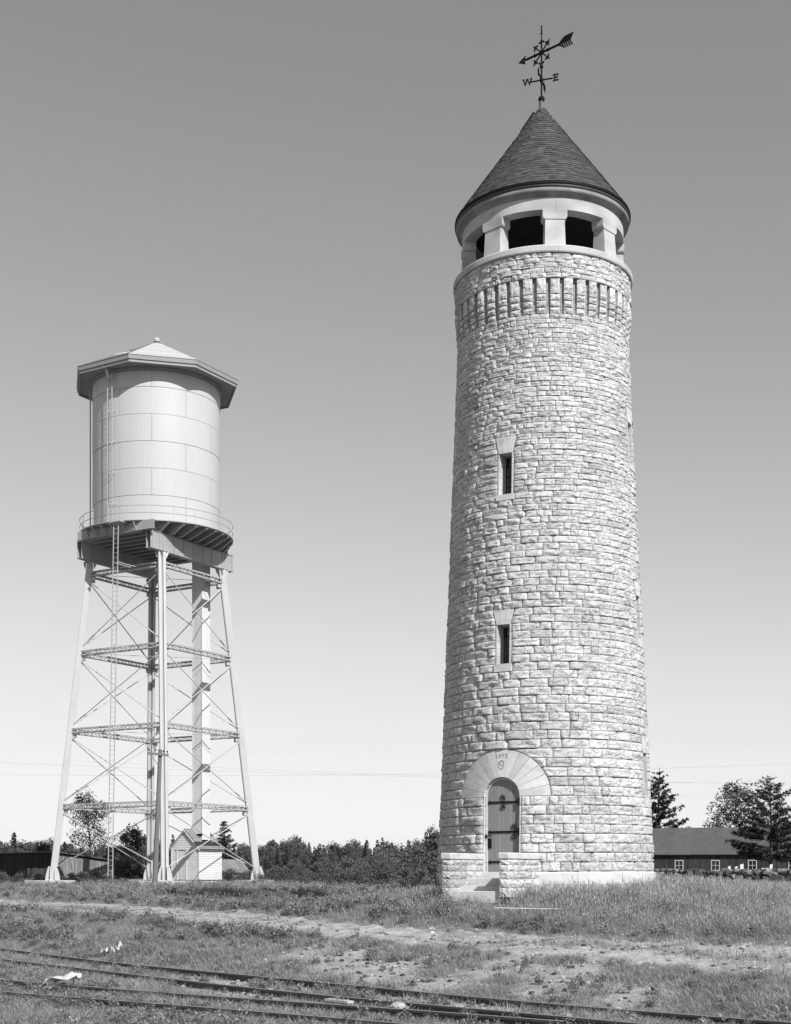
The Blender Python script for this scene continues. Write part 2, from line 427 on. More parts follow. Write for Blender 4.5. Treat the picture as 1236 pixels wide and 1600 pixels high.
add_window(A_W, 706, 768, 2.5); add_window(A_W, 977, 1037, 2.7)
add_window(A_R, 668, 730, 0.8); add_window(A_R, 936, 998, 0.8); add_window(A_R, 1183, 1246, 0.9)

def stone_mesh(bL, bR, z0, z1, rf, nu, nz, B):
    """rock-faced block between two side lines; returns verts, faces"""
    fr = np.array([0, .07, .24, .42, .6, .78, .93, 1.0]) if nz == 7 else np.linspace(0, 1, nz + 1)
    gap = 0.0045
    zz = z0 + gap + fr * (z1 - z0 - 2 * gap)
    ut = np.linspace(0, 1, nu + 1)
    if nu > 4: ut = np.concatenate([[0, .06], np.linspace(.06, .94, nu - 1)[1:-1], [.94, 1]]); 
    nuu = len(ut) - 1
    L = np.zeros((nz + 1, nuu + 1)); A = np.zeros_like(L); RR = np.zeros_like(L)
    for i, z in enumerate(zz):
        rr = rf(z); a0 = bL(z) + .003 / rr; a1 = bR(z) - .003 / rr
        if a1 < a0: a1 = a0 + 1e-4
        A[i] = a0 + (a1 - a0) * ut; RR[i] = rr; L[i] = (a1 - a0) * rr
    V = np.repeat(fr[:, None], nuu + 1, 1)
    # mostly flat proud face; pieces broken out of the lower part leave a scarp that throws shade
    prof = 1 - RNG.uniform(.05, .35) * V + RNG.normal(0, .07, V.shape)
    for _ in range(RNG.integers(1, 4)):
        c = RNG.uniform(.1, .9); hw = RNG.uniform(.1, .38); uu = np.abs(ut - c) / hw
        top = np.where(uu < 1, RNG.uniform(.25, .72) * np.sqrt(np.maximum(1 - uu ** 2, 0)) + RNG.normal(0, .09, nuu + 1), -1)
        bot = RNG.uniform(-.3, .35)
        prof = np.where((V <= top[None]) & (V >= bot), prof * RNG.uniform(.0, .38), prof)
    w = np.ones_like(V); w[0] = w[-1] = 0; w[:, 0] = w[:, -1] = 0
    if nu > 4: w[:, 1] *= .55; w[:, -2] *= .55
    off = w * np.clip(B * (prof + RNG.normal(0, .07, V.shape)), -.004, B * 1.5)
    RR = RR + off
    P = np.stack([RR * np.sin(A), -RR * np.cos(A), np.repeat(zz[:, None], nuu + 1, 1)], -1).reshape(-1, 3)
    n1 = nuu + 1
    idx = (np.arange(nz)[:, None] * n1 + np.arange(nuu)[None]).ravel()
    fs = np.stack([idx, idx + 1, idx + n1 + 1, idx + n1], 1)
    loop = list(range(n1)) + [i * n1 + nuu for i in range(1, nz + 1)] + [nz * n1 + j for j in range(nuu - 1, -1, -1)] + [i * n1 for i in range(nz - 1, 0, -1)]
    loop = np.array(loop); base = len(P)
    Bk = P[loop].copy(); rad = np.hypot(Bk[:, 0], Bk[:, 1]); Bk[:, :2] *= ((rad - .07) / rad)[:, None]
    m = len(loop); q = np.arange(m); q2 = (q + 1) % m
    side = np.stack([loop[q], base + q, base + q2, loop[q2]], 1)
    return np.concatenate([P, Bk]), np.concatenate([fs, side])

blocks = []      # (score, verts, faces, tone)
LOS = math.atan2(TX, TY)
def lay(z0, z1, rf, mean, openings, B, start):
    zm = (z0 + z1) / 2; r = rf(zm)
    arcs = []
    if not openings:
        arcs.append((lambda z: start, lambda z: start + 2 * math.pi, start, start + 2 * math.pi))
    else:
        op = sorted(openings, key=lambda o: o.a)
        for i, o in enumerate(op):
            o2 = op[(i + 1) % len(op)]; add = 2 * math.pi if i == len(op) - 1 else 0
            fL = lambda z, o=o: o.a + o.f(z) / rf(z)
            fR = lambda z, o=o2, add=add: o.a + add - o.f(z) / rf(z)
            arcs.append((fL, fR, fL(zm), fR(zm)))
    for fL, fR, a0, a1 in arcs:
        L = (a1 - a0) * r; ws = []; t = 0
        while t < L - mean * .45:
            q = mean * random.choice([.45, .65, .9, 1.0, 1.1, 1.35, 1.6]) * random.uniform(.92, 1.08); ws.append(q); t += q
        if not ws: ws = [L]
        sc = L / sum(ws); pos = a0; cuts = []
        for q in ws[:-1]: pos += q * sc / r; cuts.append(pos)
        fsn = [fL] + [(lambda z, c=c: c) for c in cuts] + [fR]
        for i in range(len(fsn) - 1):
            am = (fsn[i](zm) + fsn[i + 1](zm)) / 2; rel = (am + LOS + math.pi) % (2 * math.pi) - math.pi
            wd = (fsn[i + 1](zm) - fsn[i](zm)) * r
            if abs(rel) > R(118): nu, nz = 3, 3
            else: nu, nz = int(min(12, max(7, wd / .05))), 7
            v, f = stone_mesh(fsn[i], fsn[i + 1], z0, z1, rf, nu, nz, B * random.uniform(.55, 1.25))
            tone = random.choice([1, 1, 1, 1, 1.05, .96, 1, .92, 1.06, .80]) * random.uniform(.96, 1.03)
            blocks.append((wd * (z1 - z0) * max(math.cos(rel), 0), v, f, tone))
for i in range(len(courses) - 1):
    z0, z1 = courses[i], courses[i + 1]; zm = (z0 + z1) / 2
    oo = [o for o in ops if o.z0 - .01 < zm < o.z1 + .01]
    lay(z0, z1, r0, (z1 - z0) * (2.05 + .9 * min(1, i / 60)), oo, 0.056 * ((z1 - z0) / .25) ** .6, random.uniform(0, 6.28))
R_TOP = 2.485
ct = np.linspace(H_CT, H_S0, 6)
for i in range(5): lay(ct[i], ct[i + 1], lambda z: R_TOP, (ct[1] - ct[0]) * 2.9, [], 0.04, random.uniform(0, 6.28))
# rough footing course
lay(ZB - .62, ZB - .345, lambda z: 3.10, .6, [Op(A_D, 0, 1, lambda z: 1.0)], .05, 0)
blocks.sort(key=lambda b: -b[0])
for sc_, v, f, t in blocks[:300]:
    mesh_np('stone', v, f, M['rock'], tower, np.full(len(f), t))
vs = []; fs = []; ts = []; b = 0
for sc_, v, f, t in blocks[300:]:
    vs.append(v); fs.append(f + b); ts.append(np.full(len(f), t)); b += len(v)
o = mesh_np('upper_stonework', np.concatenate(vs), np.concatenate(fs), M['rock'], tower, np.concatenate(ts)); o['kind'] = 'stuff'

# mortared core of the wall, open where doors and windows are
def core(zs, rf, holes, name):
    az = sorted(set([round(-math.pi + k * R(4), 5) for k in range(90)] + [round(a + s * w, 5) for a, w, _, _ in holes for s in (-1, 1)]))
    mb = MB(); n = len(az); V = []
    for z in zs:
        for a in az: V.append((rf(z) * math.sin(a), -rf(z) * math.cos(a), z))
    fc = []
    for i in range(len(zs) - 1):
        zm = (zs[i] + zs[i + 1]) / 2
        for k in range(n):
            a0 = az[k]; a1 = az[(k + 1) % n] + (2 * math.pi if k == n - 1 else 0); am = (a0 + a1) / 2
            if any(abs(am - a) < w and z0 < zm < z1 for a, w, z0, z1 in holes): continue
            fc.append((i * n + k, i * n + (k + 1) % n, (i + 1) * n + (k + 1) % n, (i + 1) * n + k))
    mb.add(V, fc); return mb.build(name, M['mortar'], tower, fix=False)
holes = [(A_D, .53 / 2.95, ZB - .3, Z_SP + .25), (A_D, .40 / 2.95, Z_SP + .25, Z_SP + R_IN)]
holes += [(a, .2 / r0(zs), zs, zo) for a, zb, zs, zo, lt in windows]
zc = sorted(set([-.9] + courses + [Z_SP + .25, Z_SP + R_IN]))
core(zc, lambda z: r0(z) - .035 if z > ZB else 3.06, holes, 'wall_core')

# water table: a dressed course in long blocks
wt = [(2.6, ZB - .345), (3.13, ZB - .345), (3.13, ZB - .05), (3.06, ZB - .003), (2.6, ZB - .003)]
a = A_D + 1.0 / 3.1
while a < A_D + 2 * math.pi - 1.0 / 3.1 - .02:
    a2 = min(a + random.uniform(1.1, 1.5) / 3.1, A_D + 2 * math.pi - 1.0 / 3.1)
    if A_D + 2 * math.pi - 1.0 / 3.1 - a2 < .15: a2 = A_D + 2 * math.pi - 1.0 / 3.1
    mb = MB(); mb.arc(wt, a + .0015, a2 - .0015, 8, random.uniform(.95, 1.05)); mb.build('water_table_block', M['smooth'], tower); a = a2

def frame_at(a):
    n = Vector((math.sin(a), -math.cos(a), 0)); t = Vector((math.cos(a), math.sin(a), 0)); return n, t, Vector((0, 0, 1))
def cyl(a, u, z, r): return (r * math.sin(a + u / r0(z)), -r * math.cos(a + u / r0(z)), z)

# door arch: dressed voussoirs bent to the round wall
ph = [0]; ws = [.32] * 6 + [.40] + [.32] * 6
tot = sum(ws)
for w in ws: ph.append(ph[-1] + w / tot * math.pi)
for i in range(13):
    p0, p1 = math.pi - ph[i] - .004, math.pi - ph[i + 1] + .004
    mb = MB(); nr, na = 4, 3; vs = []
    for dep in (0, 1):
        for j in range(na + 1):
            p = p0 + (p1 - p0) * j / na
            for k in range(nr + 1):
                q = R_IN + (R_OUT - .006 - R_IN) * k / nr
                u, z = q * math.cos(p) * (1 + (STRETCH - 1) * k / nr), Z_SP + q * math.sin(p)
                vs.append(cyl(A_D, u, z, r0(z) + .022 if dep == 0 else r0(z) - .34))
    n1 = nr + 1; m = n1 * (na + 1); fs = []
    for j in range(na):
        for k in range(nr):
            fs.append((j * n1 + k, j * n1 + k + 1, (j + 1) * n1 + k + 1, (j + 1) * n1 + k))
            fs.append((m + j * n1 + k, m + (j + 1) * n1 + k, m + (j + 1) * n1 + k + 1, m + j * n1 + k + 1))
    lp = [k for k in range(n1)] + [j * n1 + nr for j in range(1, na + 1)] + [na * n1 + k for k in range(nr - 1, -1, -1)] + [j * n1 for j in range(na - 1, 0, -1)]
    for q in range(len(lp)):
        e, f2 = lp[q], lp[(q + 1) % len(lp)]; fs.append((e, f2, m + f2, m + e))
    mb.add(vs, fs, [.98, 1.02, .97, 1.03, .8, .93, 1.04, 1.0, .84, 1.0, .98, 1.03, 1][i])
    o = mb.build('keystone' if i == 6 else 'voussoir', M['smooth'], tower)
    if i == 6: key = o; o['label'] = 'wide keystone of the door arch cut with the year 1893'
def to_mesh(o, name, m):
    dg = bpy.context.evaluated_depsgraph_get(); dg.update()
    me = bpy.data.meshes.new_from_object(o.evaluated_get(dg))
    a = me.attributes.new('tone', 'FLOAT', 'FACE'); a.data.foreach_set('value', np.ones(len(me.polygons), np.float32))
    n = bpy.data.objects.new(name, me); COL.objects.link(n); n.parent = o.parent; n.matrix_local = o.matrix_local.copy()
    if not me.materials: me.materials.append(m)
    if 'label' in o: n['label'] = o['label']
    bpy.data.objects.remove(o); return n
def text(name, s, size, a, u, z, r, m, parent, ext=.004, bold=0.0, up=None):
    cu = bpy.data.curves.new(name, 'FONT'); cu.body = s; cu.size = size; cu.align_x = 'CENTER'; cu.align_y = 'CENTER'
    cu.extrude = ext; cu.offset = bold; cu.materials.append(m)
    o = bpy.data.objects.new(name, cu); COL.objects.link(o); o.parent = parent
    n, t, zz = frame_at(a)
    o.matrix_local = Matrix.Translation(n * r + t * u + Vector((0, 0, z))) @ Matrix((t, zz, n)).transposed().to_4x4()
    return to_mesh(o, name, m)
M['carve_shade'] = mat('carved_letter', 0.34, 0.9, 0.1, 4)  # shade of the cut letters put into a darker grey on raised ones
text('carved_date', '1893', .185, A_D, 0, Z_SP + 1.09, r0(Z_SP + 1.09) + .024, M['carve_shade'], key)
text('carved_letter', 'U', .31, A_D, 0, Z_SP + .84, r0(Z_SP + .84) + .024, M['carve_shade'], key)
text('carved_letter', 'S', .37, A_D, 0, Z_SP + .84, r0(Z_SP + .84) + .025, M['carve_shade'], key)

n_d, t_d, zv = frame_at(A_D)
def D(u, r, z): return n_d * r + t_d * u + Vector((0, 0, z))
ax_d = (t_d, n_d, zv)
for s in (-1, 1):       # dressed jambs
    for i in range(8):
        mb = MB(); z0, z1 = courses[i] + .004, courses[i + 1] - .004
        u0, u1 = s * R_IN, s * .556
        ra = math.sqrt(r0(z0) ** 2 - u0 ** 2); rb = math.sqrt(r0(z0) ** 2 - u1 ** 2)
        lo = [D(u0, 2.62, z0), D(u1, 2.62, z0), D(u1, rb, z0), D(u0, ra, z0)]
        d = Vector((0, 0, z1 - z0)); mb.hexa(lo + [p + d for p in lo], random.uniform(.95, 1.05)); mb.build('jamb_stone', M['smooth'], tower)
door = part('door', tower)
NP = 9; pw = 2 * .490 / NP; RDO = 2.835
for i in range(NP):
    u0 = -.490 + i * pw + .003; u1 = u0 + pw - .006
    top = lambda u: Z_SP + math.sqrt(max(.490 ** 2 - u * u, .0004))
    um = (u0 + u1) / 2
    poly = [D(u0, RDO, ZB + .012), D(u1, RDO, ZB + .012), D(u1, RDO, top(u1)), D(um, RDO, top(um)), D(u0, RDO, top(u0))]
    mb = MB(); mb.prism(poly, -n_d * .05, random.uniform(.88, 1.08)); mb.build('plank', M['doorwood'], door)
mb = MB()               # pale door frame following the arch
pts = [(-.508, ZB)] + [(.508 * math.cos(p), Z_SP + .508 * math.sin(p)) for p in np.linspace(math.pi, 0, 17)] + [(.508, ZB)]
inn = [(-.470, ZB)] + [(.470 * math.cos(p), Z_SP + .470 * math.sin(p)) for p in np.linspace(math.pi, 0, 17)] + [(.470, ZB)]
for i in range(len(pts) - 1):
    lo = [D(*[pts[i][0], 2.78, pts[i][1]]), D(pts[i + 1][0], 2.78, pts[i + 1][1]), D(inn[i + 1][0], 2.78, inn[i + 1][1]), D(inn[i][0], 2.78, inn[i][1])]
    mb.hexa(lo + [p + n_d * .09 for p in lo])
mb.build('door_frame', M['smooth'], door)
for hz, su in ((1.88, -.02), (1.08, .30), (.27, None)):
    mb = MB(); z = ZB + hz
    mb.box(D(.03, RDO + .012, z), (.84, .022, .05), ax_d)
    mb.prism([D(-.39, RDO + .003, z - .055), D(-.39, RDO + .003, z + .055), D(-.46, RDO + .003, z)], n_d * .022)
    mb.box(D(.485, RDO + .05, z), (.05, .10, .20), ax_d)
    if su is not None:
        for s in (-1, 1):
            pts = []
            for k in range(22):
                th = k / 21 * 3.3 * math.pi; q = .095 * (1 - k / 21 * .8)
                pts.append(D(su - .085 + .085 + (q * math.sin(th)) + .0, RDO + .02, z + s * (.125 - q * math.cos(th))))
            mb.path(pts, [.009] * 18 + [.012, .014, .015, .014], 5)
    mb.build('strap_hinge', M['iron'], door)
mb = MB(); mb.box(D(-.40, RDO + .015, ZB + .77), (.09, .03, .25), ax_d); mb.ball(D(-.40, RDO + .05, ZB + .81), .022, 8, 5); mb.box(D(-.40, RDO + .035, ZB + .71), (.03, .03, .06), ax_d); mb.build('lock_plate', M['iron'], door)
mb = MB(); mb.beam(D(-.50, RDO + .05, ZB + .98), D(-.33, RDO + .05, ZB + .975), .03, .03); mb.box(D(-.49, RDO + .05, ZB + .97), (.03, .08, .08), ax_d); mb.build('latch', M['iron'], door)

# slit windows
for a, zb, zs, zo, lt in windows:
    n, t, zz = frame_at(a); w = part('slit_window', tower)
    P = lambda u, r, z: n * r + t * u + Vector((0, 0, z)); axw = (t, n, zz)
    ri = r0(zo) - .30
    def wedge(u, z0, z1, hw0, hw1, proud, name, tone):      # a flat dressed block, u = centre, half widths
        pass
    for i in range(3):                                       # three-piece flat arch
        e0 = [-.205, -.068, .068, .205]; e1 = [-.305, -.10, .10, .305]
        rz = lambda u, z: math.sqrt(r0(z) ** 2 - u * u) + .03
        p = [P(e0[i] + .003, ri - .02, zo), P(e0[i + 1] - .003, ri - .02, zo), P(e0[i + 1] - .003, rz(e0[i + 1], zo), zo), P(e0[i] + .003, rz(e0[i], zo), zo),
             P(e1[i] + .003, ri - .02, lt - .006), P(e1[i + 1] - .003, ri - .02, lt - .006), P(e1[i + 1] - .003, rz(e1[i + 1], lt), lt - .006), P(e1[i] + .003, rz(e1[i], lt), lt - .006)]
        mb = MB(); mb.hexa(p, random.uniform(.95, 1.05)); mb.build('lintel_stone', M['smooth'], w)
    mb = MB(); rs = r0(zs) + .045
    mb.box(P(0, (ri + rs) / 2, (zb + zs) / 2), (.52, rs - ri, zs - zb - .012), axw); mb.build('sill', M['smooth'], w)
    zi0, zi1 = courses.index(zs), courses.index(zo)
    for s in (-1, 1):
        for c in range(zi0, zi1):
            z0, z1 = courses[c] + .004, courses[c + 1] - .004; u0, u1 = s * .185, s * .231
            ra, rb = math.sqrt(r0(z0) ** 2 - u0 ** 2) + .012, math.sqrt(r0(z0) ** 2 - u1 ** 2) + .012
            lo = [P(u0, ri - .02, z0), P(u1, ri - .02, z0), P(u1, rb, z0), P(u0, ra, z0)]
            mb = MB(); mb.hexa(lo + [q + Vector((0, 0, z1 - z0)) for q in lo], random.uniform(.93, 1.05)); mb.build('jamb_stone', M['smooth'], w)
    mb = MB()
    for s in (-1, 1): mb.box(P(s * .162, ri, (zs + zo) / 2), (.045, .06, zo - zs), axw)
    for z in (zs + .028, zo - .024): mb.box(P(0, ri, z), (.279, .056, .045), axw)
    mb.build('window_frame', M['frame'], w)
    mb = MB()
    for s in (-.06, .06): mb.box(P(s, ri - .008, (zs + zo) / 2), (.012, .012, zo - zs - .1), axw)
    for k in (1, 2, 3): mb.box(P(0, ri - .012, zs + (zo - zs) * k / 4), (.275, .010, .012), axw)
    mb.build('glazing_bar', M['iron'], w)
    mb = MB(); mb.box(P(0, ri - .03, (zs + zo) / 2), (.36, .015, zo - zs), axw); mb.build('pane', M['glass'], w)

# corbels under the lookout
NC = 42; cz = [H_CB, H_CB + .175, H_CB + .35, H_CB + .525, H_CT - .004]
for k in range(NC):
    a = 2 * math.pi * k / NC + .03; n, t, zz = frame_at(a); c = part('corbel', tower)
    for j in range(4):
        ro = [2.435, 2.452, 2.468, 2.478][j]; z0, z1 = cz[j] + .012, cz[j + 1] - (.014 if j < 3 else 0)
        nu, nz = 5, 4 if j < 3 else 6
        vs = []; B = random.uniform(.025, .05)
        rid = random.uniform(.3, .6)
        for i in range(nz + 1):
            for q in range(nu + 1):
                v = i / nz; u = (q / nu - .5) * .245
                e = 0 if i in (0, nz) or q in (0, nu) else B * ((1 - .7 * (v - rid) / (1 - rid)) if v > rid else random.uniform(.4, .9)) + random.gauss(0, .008)
                p = n * (ro + e) + t * u; vs.append((p.x, p.y, z0 + (z1 - z0) * v))
        n1 = nu + 1; fs = [(i * n1 + q, i * n1 + q + 1, (i + 1) * n1 + q + 1, (i + 1) * n1 + q) for i in range(nz) for q in range(nu)]
        lp = list(range(n1)) + [i * n1 + nu for i in range(1, nz + 1)] + [nz * n1 + q for q in range(nu - 1, -1, -1)] + [i * n1 for i in range(nz - 1, 0, -1)]
        b0 = len(vs)
        for q in lp:
            p = Vector(vs[q]); rr = p.xy.length; vs.append((p.x * 2.30 / rr, p.y * 2.30 / rr, p.z))
        m = len(lp)
        for q in range(m): fs.append((lp[q], b0 + q, b0 + (q + 1) % m, lp[(q + 1) % m]))
        mb = MB(); mb.add(vs, fs, random.uniform(.85, 1.08)); mb.build('corbel_block', M['rock'], c, fix=False)
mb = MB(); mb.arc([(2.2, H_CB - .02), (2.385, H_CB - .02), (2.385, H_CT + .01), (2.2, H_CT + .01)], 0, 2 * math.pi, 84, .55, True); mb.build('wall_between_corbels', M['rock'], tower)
mb = MB(); mb.arc([(2.2, H_CT - .001), (2.465, H_CT - .001), (2.465, H_S0), (2.2, H_S0)], 0, 2 * math.pi, 84, 1, True); mb.build('parapet_core', M['mortar'], tower)
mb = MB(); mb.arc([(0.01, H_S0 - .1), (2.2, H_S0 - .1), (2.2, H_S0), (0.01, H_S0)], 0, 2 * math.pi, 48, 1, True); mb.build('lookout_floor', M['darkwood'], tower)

# lookout: sill ring, eight battered piers, lintel ring, cornice
A_P = R(2.5)
for k in range(8):
    a0 = A_P + k * math.pi / 4 + R(1.2); a1 = a0 + math.pi / 4
    mb = MB(); mb.arc([(1.95, H_S0), (2.55, H_S0), (2.565, H_S0 + .03), (2.565, H_S1 - .05), (2.53, H_S1 - .01), (1.95, H_S1)], a0 + .0012, a1 - .0012, 14, random.uniform(.92, 1.02))
    mb.build('sill_block', M['upper'], tower)
H_P1 = zt(342, 2.3); H_K = zt(327, 2.3); H_F = zt(308, 2.3)
for k in range(8):
    a = A_P + k * math.pi / 4; n, t, zz = frame_at(a); pr = part('pier', tower)
    P = lambda u, r, z: n * r + t * u + Vector((0, 0, z))
    mb = MB(); lo = [P(-.285, 1.93, H_S1), P(.285, 1.93, H_S1), P(.285, 2.34, H_S1), P(-.285, 2.34, H_S1)]
    hi = [P(-.262, 1.95, H_P1), P(.262, 1.95, H_P1), P(.262, 2.29, H_P1), P(-.262, 2.29, H_P1)]
    mb.hexa(lo + hi, random.uniform(.92, 1.05)); mb.build('shaft', M['upper'], pr)
    poly = [(-.255, H_P1 + .002)]; 
    poly += [(-.262 - .075 * math.sin(q), H_P1 + .002 + .09 * (1 - math.cos(q))) for q in np.linspace(0.1, math.pi / 2, 6)] + [(-.337, H_K)]
    poly = poly + [(-u, z) for u, z in reversed(poly)]
    mb = MB(); mb.prism([P(u, 1.94, z) for u, z in poly], n * .37, random.uniform(.93, 1.04)); mb.build('capital', M['upper'], pr)
for k in range(8):
    a0 = A_P + k * math.pi / 4 + R(.6); a1 = a0 + math.pi / 4
    mb = MB(); mb.arc([(1.96, H_K + .001), (2.305, H_K + .001), (2.305, H_F), (1.96, H_F)], a0 + .0012, a1 - .0012, 14, random.uniform(.94, 1.04)); mb.build('lintel_block', M['upper'], tower)
H_E = zt(283)
CV0, CV1 = H_F + .002, H_F + .15
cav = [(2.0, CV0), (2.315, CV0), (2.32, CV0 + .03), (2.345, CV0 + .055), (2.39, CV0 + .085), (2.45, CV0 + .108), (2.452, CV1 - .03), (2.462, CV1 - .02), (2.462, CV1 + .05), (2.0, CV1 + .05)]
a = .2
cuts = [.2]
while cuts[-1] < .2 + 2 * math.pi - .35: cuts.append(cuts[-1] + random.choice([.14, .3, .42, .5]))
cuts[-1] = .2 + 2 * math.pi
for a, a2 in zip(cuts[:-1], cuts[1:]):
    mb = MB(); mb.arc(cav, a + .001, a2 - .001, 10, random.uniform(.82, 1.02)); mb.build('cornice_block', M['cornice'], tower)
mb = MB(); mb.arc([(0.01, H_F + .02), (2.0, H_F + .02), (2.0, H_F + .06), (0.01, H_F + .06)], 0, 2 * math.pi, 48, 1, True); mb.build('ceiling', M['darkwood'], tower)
roof = part('roof', tower)
mb = MB(); zg = CV1 + .052
mb.arc([(2.1, zg), (2.46, zg), (2.490, zg + .04), (2.490, zg + .13), (2.40, zg + .13), (2.1, zg + .13)], 0, 2 * math.pi, 96, 1, True); mb.build('gutter', M['gutter'], roof)
mb = MB(); mb.arc([(2.490, zg + .09), (2.515, zg + .09), (2.515, zg + .155), (2.40, zg + .155), (2.40, zg + .132), (2.490, zg + .132)], 0, 2 * math.pi, 96, 1, True); mb.build('eaves_edge', M['iron'], roof)
Z_E = zg + .15; Z_A = ZB + (HOR - 170) / 54.3
mb = MB(); rows = 36; sl = np.linspace(0, 1, rows + 1)
for i in range(rows):
    t0, t1 = sl[i], min(1, sl[i + 1] + .012)
    ra, rb = 2.50 * (1 - t0) + .085 * t0, 2.50 * (1 - t1) + .085 * t1
    za, zb2 = Z_E + (Z_A - Z_E) * t0, Z_E + (Z_A - Z_E) * t1
    n = max(10, int(2 * math.pi * ra / .19)); of = random.random()
    for k in range(n):
        a0 = 2 * math.pi * (k + of) / n + .0015 / max(ra, .1); a1 = 2 * math.pi * (k + 1 + of) / n - .0015 / max(ra, .1)
        li = .014 + random.uniform(-.004, .006)
        q = [(r * math.sin(a), -r * math.cos(a), z) for r, z, a in ((ra + li, za + li * .6, a0), (ra + li, za + li * .6, a1), (rb, zb2, a1), (rb, zb2, a0), (ra - .01, za - .004, a0), (ra - .01, za - .004, a1))]
        mb.add(q, [(0, 1, 2, 3), (4, 5, 1, 0), (4, 0, 3), (1, 5, 2)], random.choice([1, 1, .85, 1.15, 1.3]) * random.uniform(.85, 1.1))
mb.build('slates', M['slate'], roof, fix=False, stuff=True)
mb = MB(); mb.arc([(0.005, Z_E - .02), (2.46, Z_E - .02), (.07, Z_A - .03), (0.005, Z_A - .03)], 0, 2 * math.pi, 64, 1, True); mb.build('roof_deck', M['darkwood'], roof)
mb = MB()
mb.arc([(.002, Z_A - .12), (.145, Z_A - .12), (.078, Z_A + .02), (.076, Z_A + .16), (.085, Z_A + .18), (.06, Z_A + .21), (.002, Z_A + .21)], 0, 2 * math.pi, 20, 2.2, True)
mb.build('roof_cap', M['slate'], roof, smooth=False)
mb = MB(); zB = ZB + (HOR - 155) / 54.3; mb.ball((0, 0, zB), .095, 16, 10); mb.build('finial_ball', M['iron'], roof, smooth=True)
# iron hook at the ridge on the left of the roof
mb = MB(); a = R(-88); q = .16; 
for (ta, tb) in ((.80, .97),):
    ra, rb = 2.5 * (1 - ta) + .085 * ta + .03, 2.5 * (1 - tb) + .085 * tb + .07
    mb.beam((ra * math.sin(a), -ra * math.cos(a), Z_E + (Z_A - Z_E) * ta), (rb * math.sin(a), -rb * math.cos(a), Z_E + (Z_A - Z_E) * tb), .05, .05)
mb.build('roof_hook', M['iron'], roof)

# ------------------------------------------------------------------ weathervane
lean = Matrix.Rotation(R(-0.27), 3, 'Y')
vb = Vector((TX, TY, GT)) + lean @ Vector((0, 0, zB + .09))
vane = thing('weathervane', 'black iron weathervane with feathered arrow and compass letters on the roof tip', 'weathervane', vb)
def vz(py): return (HOR - py) / 54.3 + EYE - vb.z
mb = MB(); mb.tube((0, 0, 0), (0, 0, vz(62)), .026, 8); mb.tube((0, 0, vz(62)), (0, 0, vz(40)), .016, 8)
for y_, r_, s_ in ((104, .055, 1.2), (100, .035, 1), (52, .034, 1.1), (47, .026, 2.2), (42, .024, 1.6), (117, .03, 1)): mb.ball((0, 0, vz(y_)), r_, 10, 6, s_)
mb.build('pole', M['iron'], vane)
eD = Vector((math.cos(R(18)), -math.sin(R(18)), 0)); nD = Vector((math.sin(R(18)), math.cos(R(18)), 0))
za = vz(125); arms = part('compass_arms', vane)
mb = MB(); mb.ball((0, 0, za), .06, 12, 8, 1.3); mb.ball((0, 0, za + .07), .035, 8, 6); mb.ball((0, 0, za - .07), .035, 8, 6)
for d in (eD, -eD, nD, -nD): mb.tube(Vector((0, 0, za)), Vector((0, 0, za)) + d * .34, .022, 6)
mb.build('crossbars', M['iron'], arms)
for ch, d, face in (('E', eD, -nD), ('W', -eD, -nD), ('N', nD, eD), ('S', -nD, eD)):
    cu = bpy.data.curves.new('letter', 'FONT'); cu.body = ch; cu.size = .27; cu.align_x = 'CENTER'; cu.align_y = 'CENTER'; cu.extrude = .014; cu.offset = .007; cu.materials.append(M['iron'])
    o = bpy.data.objects.new('letter', cu); COL.objects.link(o); o.parent = arms; o['label'] = 'iron letter ' + ch
    xx = Vector((0, 0, 1)).cross(face)
    o.matrix_local = Matrix.Translation(Vector((0, 0, za)) + d * .415) @ Matrix((xx, Vector((0, 0, 1)), face)).transposed().to_4x4()
    to_mesh(o, 'letter', M['iron'])
    if ch in 'EW':          # slab serifs
        mb = MB(); c = Vector((0, 0, za)) + d * .415
        if ch == 'E':
            for s in (-.085, .085): mb.box(c - xx * .06 + Vector((0, 0, s)), (.07, .024, .022), (xx, face, Vector((0, 0, 1))))
            for s in (-.075, .075): mb.box(c + xx * .072 + Vector((0, 0, s)), (.018, .024, .045), (xx, face, Vector((0, 0, 1))))
        else:
            for s in (-.105, 0, .105): mb.box(c + xx * s + Vector((0, 0, .09)), (.07, .024, .02), (xx, face, Vector((0, 0, 1))))
        mb.build('serif', M['iron'], arms)
aD = Vector((-.76, .65, 0)).normalized() * .80; zA = vz(82); ar = part('arrow', vane); o_ = Vector((0, 0, zA)); aN = Vector((0, 0, 1)).cross(aD.normalized())
U = Vector((0, 0, 1))
mb = MB(); mb.tube(o_ - aD * .70, o_ + aD * .72, .036, 6)
for s in (-.30, -.26, .26, .30): mb.ball(o_ + aD * s, .045, 8, 6)
mb.build('shaft', M['iron'], ar)
mb = MB(); mb.prism([o_ + aD * 1.02 - aN * .01, o_ + aD * .68 + U * .13 - aN * .01, o_ + aD * .76 - aN * .01, o_ + aD * .68 - U * .13 - aN * .01], aN * .02); mb.build('arrow_head', M['iron'], ar)
mb = MB()
T = lambda s, h: o_ - aD * s + U * h
for i in range(7):       # feather barbs, upper and lower vane
    s0 = .66 + i * .085
    for s in (1, -1):
        w = min(.17, .06 + i * .05)
        pl = [T(s0, 0), T(s0 + .078 if s > 0 else s0 + .06, 0), T(s0 + .078 + .12 if s > 0 else s0 + .17, s * w), T(s0 + .115, s * w)]
        mb.prism([p - aN * .007 for p in pl], aN * .014)
mb.prism([p - aN * .004 for p in (T(.66, 0), T(1.24, .02), T(1.36, .15), T(.97, .16), T(.80, .07))], aN * .008)
mb.tube(o_ - aD * .6, o_ - aD * 1.24, .018, 6)
